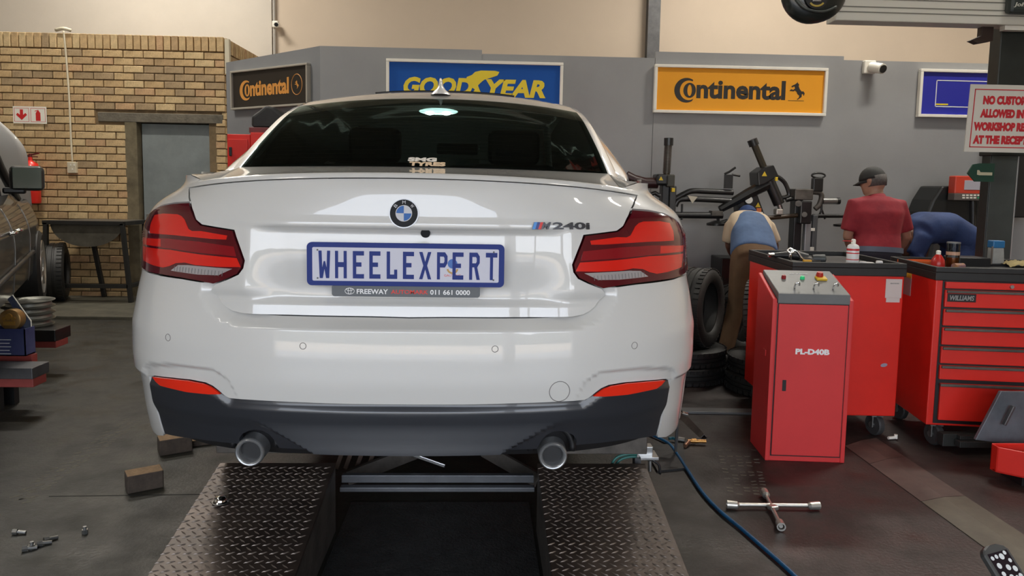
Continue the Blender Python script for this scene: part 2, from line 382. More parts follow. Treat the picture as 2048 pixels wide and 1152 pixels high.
# blue board with yellow letters
b1 = P(772, 118, 7.14); b2 = P(1127, 125, 7.14); W2 = b2.x-b1.x; H2 = .46; c2 = V(((b1.x+b2.x)/2, 7.19, b2.z-H2/2+.0))
t, c, e1, e2 = framed_sign('wall_sign', 'white framed blue board with yellow letters and winged foot behind the white car roof', c2, X1, NF, W2, H2, BLUEB)
text('lettering', 'GOOD', c+e1*(-W2*.208)-e2*.012, e1, e2, .165, YEL, t, w=.645, bold=.045, shear=.22)
text('lettering', 'YEAR', c+e1*(W2*.232)-e2*.018, e1, e2, .165, YEL, t, w=.565, bold=.045, shear=.22)
foot = [(-.05, -.13), (-.02, -.05), (.0, -.02), (-.06, .02), (-.09, .06), (-.08, .10), (-.03, .12), (.0, .15), (.06, .165), (.20, .165), (.24, .155), (.22, .12), (.15, .095), (.09, .075), (.06, .05), (.03, .02), (.05, -.03), (.07, -.06), (.03, -.10)]
poly_part('winged_foot', [(x*.95-.0, y*.95-.02) for x, y in foot], c+e1*.0+e2*.005, e1, e2, YEL, t, d=.003)
# black board on the wing
sl = (P(467, 148, 7.95)-A).dot(dv); sr = (P(622, 122, 7.3)-A).dot(dv)
t0, t1 = 467, 622
def on_wing(px, py):
    d = ray(px, py); k = (A-CAM).dot(nv)/d.dot(nv); return CAM+d*k
q1, q2, q3, q4 = on_wing(467, 148), on_wing(622, 122), on_wing(622, 203), on_wing(470, 228)
cc = (q1+q2+q3+q4)/4; W3 = ((q2-q1).dot(dv)+(q3-q4).dot(dv))/2; H3 = ((q1.z-q4.z)+(q2.z-q3.z))/2
t, c, e1, e2 = framed_sign('wall_sign', 'black framed board with orange lettering and ringed horse on the angled wall', cc, dv, nv, W3, H3, DKB, fr=.02, frame=mat('tin_frame', (.45, .42, .36), .4, .3))
conti(t, c, e1, e2, ORN, W3*.98, H3, 'ring')
# deep blue board at right, partly behind the column; mascot omitted
d1_ = P(1843, 137, 7.14); H4 = .455; W4 = 1.66
c4 = V((d1_.x+W4/2, 7.19, d1_.z-H4/2))
t, c, e1, e2 = framed_sign('wall_sign', 'white framed deep blue board at the right, partly behind the black column', c4, X1, NF, W4, H4, NAVY)
fr = MB()
x0, x1, y0, y1 = -W4/2+.17, W4/2-.17, -H4/2+.10, H4/2-.10
for (a, b, c_, d) in ((x0, x1, y1-.008, y1), (x0, x1, y0, y0+.008), (x0, x0+.008, y0, y1), (x1-.008, x1, y0, y1)): fr.prism([(a, c_), (b, c_), (b, d), (a, d)], c, e1, e2, NF, .002)
fr.build('border_line', TXTW, t)
poly_part('yellow_stripe', [(x0+.01, y0+.018), (x0+.13, y0+.018), (x0+.13, y0+.032), (x0+.01, y0+.032)], c, e1, e2, YEL, t)
# fire point sign on the bricks
s1 = P(60, 230, 9.06); t = thing('fire_sign', 'small white sign with red arrow and red extinguisher symbol on the bricks', 'sign')
poly_part('board', [(-.19, -.098), (.19, -.098), (.19, .098), (-.19, .098)], s1, X1, (0, 0, 1), SIGNW, t, d=.004)
RP = mat('red_print', (.60, .02, .02), .5)
fm = MB(); s2 = s1+NF*.004
for ox in (-.093, .093):
    for (a, b, c_, d) in ((-.083, .083, .075, .079), (-.083, .083, -.079, -.075), (-.083, -.079, -.079, .079), (.079, .083, -.079, .079)):
        fm.prism([(a+ox, c_), (b+ox, c_), (b+ox, d), (a+ox, d)], s2, X1, (0, 0, 1), NF, .001)
fm.build('border_line', RP, t)
poly_part('arrow', [(-.093+x, y) for x, y in [(-.018, .062), (.018, .062), (.018, 0), (.045, .022), (.062, .0), (0, -.06), (-.062, 0), (-.045, .022), (-.018, 0)]], s2, X1, (0, 0, 1), RP, t)
poly_part('extinguisher_symbol', [(.093+x, y) for x, y in [(-.025, -.066), (.028, -.066), (.028, .025), (.012, .045), (.006, .06), (-.035, .05), (-.035, .042), (-.004, .05), (-.014, .04), (-.025, .02)]], s2, X1, (0, 0, 1), RP, t)
# conduit and socket
t = thing('wall_socket', 'white conduit running down the bricks to a socket box', 'socket')
CR = mat('cream_plastic', (.62, .56, .42), .55)
cb = MB(); cb.tube([P(127, 62, 9.05), P(131, 100, 9.05), P(138, 190, 9.05), P(142, 280, 9.05), P(145, 326, 9.05)], .011, 8, smooth=4); cb.build('conduit', CR, t, smooth=True)
MB().box(P(145, 335, 9.06), (.10, .05, .13)).build('socket_box', CR, t, bevel=.006)
for dx, dz in ((-.02, .03), (.02, .03), (0, -.02)): MB().box(P(145, 335, 9.033)+V((dx, 0, dz)), (.014, .008, .02)).build('switch', SIGNW, t)
cb = MB(); cb.tube([P(112, 60, 9.04), P(127, 57, 9.0), P(142, 61, 9.04)], .02, 8, smooth=3); cb.build('cable_clamp', CR, t, smooth=True)
# white conduit at the brick corner
MB().box2((XC+.01, YB-.02, ZT-.42), (XC+.06, YB+.04, ZT-.02)).build('corner_pipe', CR, label='short cream pipe at the top corner of the brick wall', cat='pipe')
# wall cameras
def seccam(pt, label, s=1.):
    t = thing('security_camera', label, 'camera', pt, group=None)
    MB().box((0, .02, 0), (.10*s, .05, .11*s)).build('mount', SIGNW, t, bevel=.01)
    MB().cyl((.015, .0, .0), (.05*s, -.11*s, -.03*s), .042*s, n=20).build('camera_body', SIGNW, t, smooth='auto')
    MB().cyl((.0505*s, -.111*s, -.0303*s), (.053*s, -.119*s, -.033*s), .032*s, n=20).build('lens', BLACKP, t, smooth='auto')
seccam(P(1740, 134, 7.16), 'white security camera on the grey wall right of the orange board', 1.15)
seccam(P(550, 48, 10.6), 'small security camera high on the beige wall beside the corner pipe', .8)
# ceiling lamps (fixtures with their light)
LAMPM = mat('lamp_diffuser', (1, .93, .82), .5, emit=9.)
for i, (x, y) in enumerate(LAMPS):
    if i == 0:
        t = thing('ceiling_lamp', 'suspended high bay lamp under the workshop ceiling', 'lamp', (x, y, 5.5), group='ceiling lamps')
        MB().box((0, 0, .06), (1.3, .36, .08)).build('housing', SIGNW, t, bevel=.01); MB().box((0, 0, .01), (1.2, .28, .012)).build('diffuser', LAMPM, t)
        MB().cyl((-.5, 0, .1), (-.5, 0, .5), .006, n=6).build('hanger', STEEL, t); MB().cyl((.5, 0, .1), (.5, 0, .5), .006, n=6).build('hanger', STEEL, t); lamp0 = t
    else: dup(lamp0, (x, y, 5.5))
    area('lamp_light', (x, y, 5.48), (0, 0, 0), 1.2, .3, 24 if y < 4 else 112, (1, .945, .85))
# ================================================================== WHITE COUPE
UX, VY = -.195, 2.0
LC = .42
zt = np.arange(.58, 1.56, .002)
def sm(xs, ys, sig=.008):
    y = np.interp(zt, xs, ys); k = np.exp(-.5*(np.arange(-30, 31)*.002/sig)**2); k /= k.sum()
    return np.convolve(np.pad(y, 30, mode='edge'), k, 'valid')
_R = sm([.66, .70, .75, .80, .90, .98, 1.06, 1.15, 1.33, 1.44, 1.48], [.06, .035, .018, .008, -.004, -.002, .006, .026, .042, .058, .075], .012)
_W = sm([.62, .65, .70, .73, .82, .92, 1.0, 1.10, 1.18, 1.26, 1.32, 1.36, 1.40, 1.425, 1.45, 1.475, 1.5], [.80, .815, .838, .852, .872, .887, .889, .882, .868, .858, .846, .825, .79, .755, .715, .67, .60], .006)
_WF = sm([.62, .70, .82, 1.0, 1.2, 1.36, 1.42, 1.45, 1.475, 1.5], [.84, .86, .88, .89, .885, .87, .85, .83, .80, .70], .01)
_a = np.linspace(0, pi/2, 800)
def rad(a, Wd, L=LC):
    a = np.abs(a); lo = np.zeros_like(a); hi = np.ones_like(a)*1.3
    for _ in range(34):
        r = (lo+hi)/2; g = (r*np.sin(a)/Wd)**2.8+(r*np.cos(a)/L)**2-1
        hi = np.where(g > 0, r, hi); lo = np.where(g > 0, lo, r)
    return (lo+hi)/2
_r = rad(_a, .87); _pu = _r*np.sin(_a); _pv = LC-_r*np.cos(_a)
_s = np.concatenate([[0], np.cumsum(np.hypot(np.diff(_pu), np.diff(_pv)))]); S90 = _s[-1]
def surf(s, z, d=0.):
    """car skin: s = distance round the plan outline from the tail's middle, z = height, d = inset"""
    s = np.asarray(s, float); z = np.asarray(z, float); d = d*np.ones_like(s)
    sa = np.minimum(np.abs(s), S90); a = np.interp(sa, _s, _a); ext = np.maximum(np.abs(s)-S90, 0)
    Wd = np.interp(z, zt, _W); Wf = np.interp(z, zt, _WF); t = np.clip((ext-.02)/.7, 0, 1); t = t*t*(3-2*t)
    t2 = np.clip((ext-2.6)/1.2, 0, 1); We = Wd+(Wf-Wd)*t-.10*t2*t2
    r = rad(a, Wd)-d; Rz = np.interp(z, zt, _R)*np.clip(1-ext/.5, 0, 1)
    u = np.where(ext > 0, We-d, r*np.sin(a))*np.sign(s+1e-12); v = np.where(ext > 0, LC+ext, LC-r*np.cos(a))+Rz
    return np.stack([UX+u, VY+v, z], -1)
def nrm(F, s, z, e=.0015):
    a = F(s+e, z)-F(s-e, z); b = F(s, z+e)-F(s, z-e); n = np.cross(a, b); return n/np.linalg.norm(n, axis=-1, keepdims=True)
_cfn, _crn, _cun, _cn = [np.array(q) for q in (cf, cr, cu, CAM)]
def pixa(X):
    d = X-_cn; zz = d@_cfn; return PX0+FPX*(d@_crn)/zz, PY0-FPX*(d@_cun)/zz
_tab = {}
# widen the plan at every height until the silhouette matches the photographed width
_SIL = [(360, 372), (372, 366), (385, 345), (400, 322), (412, 308), (430, 298), (450, 290), (500, 286), (540, 284), (580, 275), (640, 264), (700, 265), (740, 270), (760, 275), (800, 281), (820, 285), (850, 292), (870, 302), (890, 306)]
_zk = np.arange(.62, 1.50, .02); _wk = np.interp(_zk, zt, _W)
for _ in range(5):
    for i, z in enumerate(_zk):
        q = np.linspace(-S90-.02, -.4, 300); x, y = pixa(surf(q, np.full(300, z))); k = np.argmin(x); tgt = np.interp(y[k], [p[0] for p in _SIL], [p[1] for p in _SIL]); _wk[i] += np.clip((x[k]-tgt)/640., -.05, .05)
    _W = sm(_zk, _wk, .010)
def invp(px, py, d=0.):
    if d not in _tab:
        ss, zz = np.meshgrid(np.linspace(-S90, S90, 640), np.linspace(.60, 1.49, 300)); X = surf(ss, zz, d); n = nrm(lambda a, b: surf(a, b, d), ss, zz)
        vis = ((X-_cn)*n).sum(-1) < 0
        x, y = pixa(X); x = np.where(vis, x, 1e5); _tab[d] = (ss, zz, x, y)
    ss, zz, x, y = _tab[d]; D = (x-px)**2+(y-py)**2; k = np.argmin(D); s, z = ss.flat[k], zz.flat[k]
    if D.flat[k] > 9: return (math.copysign(S90+.07, s), z)
    for _ in range(4):
        e = .002; X = surf(np.array([s, s+e, s]), np.array([z, z, z+e]), d); a, b = pixa(X)
        J = np.array([[a[1]-a[0], a[2]-a[0]], [b[1]-b[0], b[2]-b[0]]])/e
        try: q = np.linalg.solve(J, [px-a[0], py-b[0]])
        except Exception: break
        q = np.clip(q, -.006, .006); s += q[0]; z += q[1]
    return (float(s), float(z))
def half(lst, d=0.):
    out = []
    for e in lst:
        if e[0] == 'p': out.append((e[1], e[2]))
        else: out.append(invp(e[0], e[1], e[2] if len(e) > 2 else d))
    return out
def mirror(pts): return pts+[(-s, z) for s, z in reversed(pts) if abs(s) > 1e-3]
def dens(poly, g):
    out = []; n = len(poly)
    for i in range(n):
        a = np.array(poly[i]); b = np.array(poly[(i+1) % n]); k = max(1, int(np.linalg.norm(b-a)/g))
        for j in range(k): out.append(tuple(a+(b-a)*j/k))
    return out
def rnd(poly, it=1):
    for _ in range(it):
        o = []; n = len(poly)
        for i in range(n):
            a, b, c = (np.array(poly[(i+k) % n]) for k in (-1, 0, 1))
            u_, w_ = a-b, c-b; lu, lw = np.linalg.norm(u_)+1e-9, np.linalg.norm(w_)+1e-9
            t = min(.006, lu*.25, lw*.25); o += [tuple(b+u_/lu*t), tuple(b+w_/lw*t)]
        poly = o
    return poly
def inside(poly, x, y):
    P_ = np.array(poly); c = np.zeros(x.shape, bool); n = len(P_)
    for i in range(n):
        x1, y1 = P_[i]; x2, y2 = P_[(i+1) % n]
        if y1 == y2: continue
        c ^= ((y1 > y) != (y2 > y)) & (x < (x2-x1)*(y-y1)/(y2-y1)+x1)
    return c
def dist(poly, x, y, closed=True):
    D = np.full(x.shape, 9.); n = len(poly)
    for i in range(n if closed else n-1):
        a = np.array(poly[i]); b = np.array(poly[(i+1) % n]); L = b-a; q = L@L+1e-12
        t = np.clip(((x-a[0])*L[0]+(y-a[1])*L[1])/q, 0, 1); D = np.minimum(D, np.hypot(x-a[0]-t*L[0], y-a[1]-t*L[1]))
    return D
def shrink(poly, g):
    P_ = np.array(poly); A = .5*np.sum(P_[:, 0]*np.roll(P_[:, 1], -1)-np.roll(P_[:, 0], -1)*P_[:, 1]); sg = 1 if A > 0 else -1; n = len(P_); out = []
    for i in range(n):
        a, b, c = P_[i-1], P_[i], P_[(i+1) % n]; u_ = (b-a)/(np.linalg.norm(b-a)+1e-9); w_ = (c-b)/(np.linalg.norm(c-b)+1e-9)
        n1 = np.array([-u_[1], u_[0]])*sg; n2 = np.array([-w_[1], w_[0]])*sg; m_ = n1+n2; l = np.linalg.norm(m_)
        m_ = m_/l if l > 1e-6 else n1; out.append(tuple(b+m_*g/max(.5, m_@n1)))
    return out
car = thing('car', 'white coupe on the lift seen from behind, blue lettered number plate and dark diffuser', 'car', (0, 0, 0))
def panel(name, poly, mt, feat=None, d=0., g=.012, skirt=.012, gap=.0016, parent=None, smooth=0, **k):
    if smooth: poly = rnd(poly, smooth)
    if gap: poly = shrink(poly, gap)
    bd = dens(poly, g); n = len(bd); P_ = np.array(bd)
    xs, zs = np.meshgrid(np.arange(P_[:, 0].min(), P_[:, 0].max(), g), np.arange(P_[:, 1].min(), P_[:, 1].max(), g)); xs = xs.ravel(); zs = zs.ravel()
    ok = inside(bd, xs, zs); xs, zs = xs[ok], zs[ok]
    if len(xs): ok = dist(poly, xs, zs) > g*.45; xs, zs = xs[ok], zs[ok]
    pts = [V(p) for p in bd]+[V((a, b)) for a, b in zip(xs, zs)]
    r = geometry.delaunay_2d_cdt(pts, [(i, (i+1) % n) for i in range(n)], [], 1, 1e-6)
    vs, fs, orig = r[0], r[2], r[3]
    q = np.array([tuple(v) for v in vs])
    F = (lambda s, z: surf(s, z, d+(feat(s, z) if feat else 0.)))
    X = F(q[:, 0], q[:, 1]); N_ = nrm(F, q[:, 0], q[:, 1])
    idx = {}
    for i, oo in enumerate(orig):
        for j in oo:
            if j < n: idx[j] = i
    ring = [idx[i] for i in range(n) if i in idx]; nv_ = len(X)
    Xr = X[ring]; Xb = Xr-N_[ring]*skirt
    Vt = np.concatenate([X, Xr, Xb]); m_ = len(ring)
    # orientation
    fl = []
    for f in fs:
        a, b, c = (Vt[i] for i in f[:3]); 
        fl.append(tuple(f) if np.cross(b-a, c-a)@N_[f[0]] > 0 else tuple(f)[::-1])
    fk = []
    for i in range(m_):
        j = (i+1) % m_; a, b = Vt[nv_+i], Vt[nv_+j]; fk.append((nv_+i, nv_+j, nv_+m_+j, nv_+m_+i))
    me = me_from(Vt, fl+fk, name)
    me.polygons.foreach_set('use_smooth', [True]*len(fl)+[False]*len(fk))
    me.normals_split_custom_set_from_vertices(np.concatenate([N_, np.zeros((2*m_, 3))]).tolist())
    return link(name, me, mt, parent or car, **k)
ss_ = lambda x: (lambda t: t*t*(3-2*t))(np.clip(x, 0, 1))
# ---- outlines traced as positions on the skin
DL = .036
lid_l = half([(381, 368), (379, 376), (379, 388), (382, 405), (387, 425), (394, 440), (404, 450), (430, 454.5), (468, 460.5), (472, 474), (477, 488), (483, 505), (488.5, 521), (485.5, 536), (476.5, 548.5), (458, 558.5, .005), (440.5, 567.5, .015), (443, 580, DL), (449, 592, DL), (457, 604, DL), (467, 614, DL), (480, 621.5, DL), (500, 626, DL), (560, 630, DL), (640, 632, DL), (740, 633.5, DL)])
# even out the pieces that must mirror
zb = lid_l[-1][1]; lid_l.append((0, zb-.002))
zl = lambda s: 1.461-.030*(np.abs(s)/.64)**2
lid_top = [(0, float(zl(0)))]+[(-.05*i, float(zl(.05*i))) for i in range(1, 13)]
SE = abs(lid_l[1][0]); ZE = lid_l[1][1]; _kz = (1.461-ZE)/SE**2; zl = lambda s: 1.461-_kz*np.abs(s)**2; print('lid corner', lid_l[:3], SE, ZE)
lid_top = [(0, float(zl(0)))]+[(-SE*i/12, float(zl(SE*i/12))) for i in range(1, 13)]
lid_pts = lid_l[2:]
LID = mirror(lid_top+lid_pts)
def f_lid(s, z):
    u = np.abs(surf(s, z)[..., 0]-UX)
    m_ = ss_((.45-u)/.10)
    rec = .020*ss_((1.326-z)/.012)*m_
    low = .026*ss_((1.27-z)/.17)*(1-(1-ss_((.46-u)/.08))*ss_((z-1.11)/.05)); lip = .010*ss_((1.130-z)/.020)
    cr_ = -.003*ss_((z-1.32)/.02)*ss_((1.36-z)/.03)
    return rec+low-lip+cr_
LIDM = panel('trunk_lid', LID, WHITE, f_lid, g=.009)
# light
light_l = half([(301.7, 426.8), (311, 419), (322.5, 412.4), (348.5, 407)])+lid_l[3:17]+half([(400, 562), (364, 555.7), (330, 550), (299, 544), (283, 530), (281, 512), (283, 471), (290, 445)])
light_l = [(max(p[0], -S90-.03), p[1]) for p in light_l]
DRED = mat('dark_red_lens', (.085, .002, .008), .12, coat=1); BRED = mat('bright_red_lens', (.70, .012, .006), .18, coat=1, spec=.6)
MRED = mat('inner_red_lens', (.24, .003, .010), .15, coat=1); FRED = mat('fog_reflector_red', (.85, .03, .01), .2, coat=1)
CLR = mat('clear_ribbed_lens', (.45, .42, .42), .2, .3, coat=1)
up_ = half([(313, 430), (330, 427), (359, 428.5), (367, 432), (373, 439), (381, 458), (388, 462), (406, 462), (458, 471), (456, 479), (430, 478), (390, 474), (350, 470), (303, 466), (306, 445)])
md_ = half([(294, 474), (340, 477), (400, 483), (471, 493), (476, 513), (440, 509), (406, 506), (350, 498), (291, 487)])
mo_ = half([(289, 475), (325, 478), (325, 493), (290, 488)])
lo_ = half([(289, 492), (345, 499.5), (406, 509), (477, 516), (485, 534), (442, 533.5), (395, 530), (374, 525), (356, 526), (343, 532), (330, 535), (312, 531), (290, 520)])
rv_ = half([(360, 530), (380, 530), (468, 537.5), (452, 545), (440, 550.5), (400, 549), (345, 541)])
crease_l = half([(283, 745), (287, 730), (296, 725), (334, 725.6), (380.6, 730), (427.5, 736), (465, 744), (490, 751.6), (515, 762.5)])
diff_top = half([(288, 752), (301, 753), (334, 757), (371, 761), (402.5, 767), (418, 773.5), (432, 783), (440, 789), (447, 793.5), (456, 797.5), (500, 800.5), (600, 805.5), (700, 809)]); diff_top.append((0, diff_top[-1][1]-.0005))
diff_side = half([(316.6, 866), (310, 845), (304, 819), (299, 797), (295, 775)])
ear = half([(318, 873), (306, 872), (300, 866)]); 
for side in (1, -1):
    mv = (lambda L: [(side*s, z) for s, z in L])
    nm = 'left' if side == 1 else 'right'
    L_ = panel('tail_light', mv(light_l), DRED, None, d=-.004, g=.008, skirt=.03, label='dark red wraparound tail lamp')
    panel('red_lens', mv(up_), BRED, None, d=-.0052, g=.008, skirt=.001, gap=0, parent=L_)
    panel('red_lens', mv(lo_), BRED, None, d=-.0052, g=.008, skirt=.001, gap=0, parent=L_)
    panel('inner_lens', mv(md_), MRED, None, d=-.0050, g=.008, skirt=.001, gap=0, parent=L_)
    panel('red_lens', mv(mo_), BRED, None, d=-.0056, g=.008, skirt=.001, gap=0, parent=L_)
    panel('reversing_lens', mv(rv_), CLR, None, d=-.0052, g=.006, skirt=.001, gap=0, parent=L_, label='clear ribbed reversing lens')
    # ribs over the upper panel and the reversing lens
    rb = MB()
    for k in range(5):
        z = 1.300-.007*k-.012; t = np.linspace(S90*.995, .90, 14); X = surf(-side*t, np.full(14, z+.0)+.002*np.cos(t*9), -.0058); rb.tube([V(x) for x in X], .0009, 4)
    rb.build('lens_rib', MRED, L_, kind='stuff')
    rb = MB()
    for k in range(16):
        s0 = rv_[0][0]+(rv_[3][0]-rv_[0][0])*(k+.5)/16*1.12-.02; zc = 1.196-.006*(k/16); X = surf(side*np.array([s0, s0+.002]), np.array([zc-.006, zc+.008]), -.0058); rb.tube([V(x) for x in X], .0008, 4)
    rb.build('lens_rib', mat('dark_rib_grey', (.08, .07, .07), .3), L_, kind='stuff')  # thin dark grey ribs laid over the clear lens
    # quarter panel
    qp = half([(378, 368), (376, 376), (375.5, 388), (377, 403)])+[p for p in light_l if p[1] > 1.27 and p[0] < -.83 and p[1] > light_l[4][1]-.5][:0]
    lt = [p for p in half([(348.5, 406), (322.5, 411.4), (311, 418), (301.7, 425.5), (291, 440)])]
    zq = lt[-1][1]
    Q = [(-SE-.002, ZE+.010)]+[(a-.002, b_) for a, b_ in lid_l[1:4]]+[(lid_l[3][0]-.003, lid_l[3][1]+.002)]+[(a, b+.001) for a, b in lt]+[(-S90-.09, zq-.01), (-S90-.09, 1.462), (-.80, 1.462), (-.71, 1.448)]
    panel('quarter_panel', mv(Q), WHITE, None, g=.010)
# ---- bumper
def f_bump(s, z):
    D = dist(LID, s, z); ins = inside(LID, s, z)
    t_ = np.clip((D-.002)/.030, 0, 1); led = .046*(1-t_)*ss_((1.215-z)/.05)
    led = np.where(ins, .046, led)
    a = -np.abs(s); m_ = np.zeros_like(s)
    zc = np.interp(a, [p[0] for p in sorted(crease_l)], [p[1] for p in sorted(crease_l)]); zc = np.where(a > -.55, zc-.03*ss_((a+.55)/.1)-.15*ss_((a+.5)/.1), zc)
    sw = .013*ss_((zc-z)/.014)*ss_((-.44-a)/.16)*ss_((a+S90*.985)/.03+.2)
    return led+sw
lb = [p for p in half([(291, 541), (299, 545.5), (364, 557.2), (400, 563.5), (437, 568.2)])]
lg = half([(439, 569, .015), (442, 581, DL), (448, 593, DL), (456, 605, DL), (466.5, 615, DL), (479.5, 622.5, DL), (500, 627, DL), (560, 631, DL), (640, 633, DL), (740, 634.5, DL)]); lg.append((0, lg[-1][1]-.002))
lowd = [(s, z+.0) for s, z in diff_top]
BL = [(0, lg[-1][1])]+lg[::-1][1:]+lb[::-1]+[(-S90-.09, lb[0][1]), (-S90-.09, .80), (-S90-.06, .70)]+[(-S90-.01, ear[2][1])]+ear[::-1][1:]+diff_side+lowd
BUMP = mirror(BL)
panel('rear_bumper', BUMP, WHITE, f_bump, g=.009, skirt=.014)
# ---- dark diffuser
DIF = mat('dark_grey_diffuser_plastic', (.024, .026, .031), .34, coat=.4, spec=.5)
def f_dif(s, z):
    a = np.abs(s); tz = np.interp(-a, [p[0] for p in diff_top], [p[1] for p in diff_top]); k = tz-z
    d_ = .014*(1-ss_(k/.032))+.006
    u = np.abs(surf(s, z)[..., 0]-UX); bo = .30+(z-.72)*2.0
    m_ = ss_((bo-u)/.03+.5)
    d_ = d_-.035*m_*np.clip((.79-z)/.10, 0, 1)**1.6
    d_ = d_+.010*(1-m_)*ss_((.80-z)/.05)
    return d_
dbot = half([(470, 892), (458, 890), (380, 880), (318, 869)])
exn = half([(470, 892), (468, 880), (474, 871), (486, 865), (500, 863), (514, 865), (527, 872), (538, 884), (548, 900)])
cb_ = half([(600, 903), (700, 906), (790, 907)])
DF = [(s, z-.001) for s, z in diff_top[::-1]]+[(s+.001, z) for s, z in diff_side[::-1]]+[dbot[3], dbot[2], dbot[1]]+exn+cb_+[(0, cb_[-1][1])]
DFm = mirror(DF)
dfp = panel('rear_diffuser', DFm, DIF, f_dif, g=.009, skirt=.02)
rf_ = half([(302, 754), (334, 758), (371, 762), (402, 768), (417, 774), (430, 783), (438, 789), (415, 789), (371, 784.5), (343, 778), (318, 771.5), (309, 764)])
for side in (1, -1):
    panel('rear_reflector', [(side*s, z) for s, z in rf_], FRED, None, d=.003, g=.008, skirt=.006, gap=0)
# ---- inner dark shell, underside
zz = np.linspace(.66, 1.44, 30); s9 = np.linspace(-S90-.2, S90+.2, 90); gs, gz = np.meshgrid(s9, zz); X = surf(gs, gz, .085)
MB().add(X.reshape(-1, 3), [(j*90+i, j*90+i+1, j*90+91+i, j*90+90+i) for j in range(29) for i in range(89)]).build('inner_shell', BLACKP, car, smooth=True)
MB().box2((UX-.80, 2.45, .60), (UX+.80, 6.2, .68)).build('underbody', BLACKP, car, bevel=.02)
# ---- spoiler lip and deck
def deckpt(t, q):
    """t across -1..1, q 0 at the tail .. 1 at the base of the rear glass"""
    s = t*SE; X0 = surf(s, zl(s)+.013, .03); uu = t*.642; X1_ = np.stack([UX+uu, VY+.60+.06*t**2, 1.503-.010*t**2], -1)
    X = X0*(1-q)[..., None]+X1_*q[..., None]; X[..., 2] -= .006*np.sin(pi*q)**1.0*(1-q); return X
nt_, nq = 61, 14
T, Q_ = np.meshgrid(np.linspace(-1, 1, nt_), np.linspace(0, 1, nq)); X = deckpt(T, Q_).reshape(-1, 3)
gridf = lambda a, b: [(j*a+i, j*a+i+1, j*a+a+i+1, j*a+a+i) for j in range(b-1) for i in range(a-1)]
MB().add(X, gridf(nt_, nq)).build('trunk_deck', WHITE, car, smooth=True)
prof = [(-.0005, .0), (-.009, .0015), (-.0085, .012), (-.003, .0155), (.03, .0135)]
ts = np.linspace(-SE, SE, 71); rows = [surf(ts, zl(ts)+dz, o_) for o_, dz in prof]; X = np.concatenate(rows)
me = MB().add(X, gridf(71, len(prof))).build('spoiler', WHITE, car, smooth='auto')
# ---- greenhouse
def sgrid(name, fn, v0, v1, nt, nv, mt, t0=-1., t1=1., solid=0.):
    T, Vv = np.meshgrid(np.linspace(t0, t1, nt), np.linspace(v0, v1, nv)); X = fn(T, Vv).reshape(-1, 3)
    o = MB().add(X, gridf(nt, nv)).build(name, mt, car, smooth=True)
    if solid: md = o.modifiers.new('s', 'SOLIDIFY'); md.thickness = solid; md.offset = 0
    return o
vk = [.60, .8, 1.0, 1.2, 1.40, 1.5, 1.65, 1.85, 2.05, 2.35, 2.75, 3.1, 3.45, 3.6]
zk = [1.503, 1.592, 1.678, 1.757, 1.822, 1.848, 1.880, 1.905, 1.915, 1.905, 1.85, 1.69, 1.50, 1.47]
ek = [.642, .637, .631, .625, .617, .610, .603, .598, .595, .59, .575, .62, .67, .69]
ck = [.012, .018, .028, .036, .045, .047, .05, .05, .05, .05, .05, .04, .03, .03]
vf = np.linspace(.6, 3.6, 301); zf = np.interp(vf, vk, zk); kk = np.exp(-.5*(np.arange(-12, 13)/5.)**2); kk /= kk.sum(); zf = np.convolve(np.pad(zf, 12, mode='reflect', reflect_type='odd'), kk, 'valid')
def top(T, v, lift=0.):
    z = np.interp(v, vf, zf); e = np.interp(v, vk, ek); c = np.interp(v, vk, ck); fwd = .06*T**2*np.clip((1.6-v)/1., 0, 1)
    return np.stack([UX+e*T, VY+v+fwd, z-c*np.abs(T)**2.2+lift], -1)
def glassmat(name, tint, ior=1.5, gl=(1, 1, 1)):
    m = bpy.data.materials.new(name); m.use_nodes = True; nt = m.node_tree; nt.nodes.remove(nt.nodes['Principled BSDF']); out = nt.nodes['Material Output']
    a = nt.nodes.new('ShaderNodeBsdfTransparent'); a.inputs[0].default_value = tint+(1,); g = nt.nodes.new('ShaderNodeBsdfGlossy'); g.inputs['Roughness'].default_value = .02
    g.inputs[0].default_value = gl+(1,)
    f = nt.nodes.new('ShaderNodeFresnel'); f.inputs[0].default_value = ior; x = nt.nodes.new('ShaderNodeMixShader')
    nt.links.new(f.outputs[0], x.inputs[0]); nt.links.new(a.outputs[0], x.inputs[1]); nt.links.new(g.outputs[0], x.inputs[2]); nt.links.new(x.outputs[0], out.inputs[0]); return m
TINT = glassmat('tinted_glass', (.17, .25, .23), 1.25, (.55, .68, .66)); WSG = glassmat('windscreen_glass', (.75, .85, .8), 1.4)
rg = sgrid('rear_window', lambda T, v: top(T, v, .002), .602, 1.398, 41, 24, TINT)
# black edge band round the rear glass
bb = MB()
for (t0, t1, v0, v1) in ((-1, 1, .60, .625), (-1, 1, 1.375, 1.40), (-1, -.965, .60, 1.40), (.965, 1, .60, 1.40)):
    T, Vv = np.meshgrid(np.linspace(t0, t1, 24), np.linspace(v0, v1, 16)); bb.add(top(T, Vv, -.001).reshape(-1, 3), gridf(24, 16))
bb.build('window_border', BLACKP, rg)
hb = MB()
for k in range(18):
    v = .68+.035*k; t = np.linspace(-.9, .9, 30); hb.tube([V(x) for x in top(t, np.full(30, v), -.0015)], .0006, 3)
hb.build('heating_wires', mat('heater_wire', (.09, .085, .08), .5), rg, kind='stuff')
sgrid('roof', top, 1.40, 2.75, 41, 30, WHITE)
sgrid('windscreen', top, 2.75, 3.45, 25, 10, WSG)
sr = sgrid('sunroof', lambda T, v: top(T*.60, v, .010), 1.95, 2.5, 21, 8, BLACKP, solid=.012)
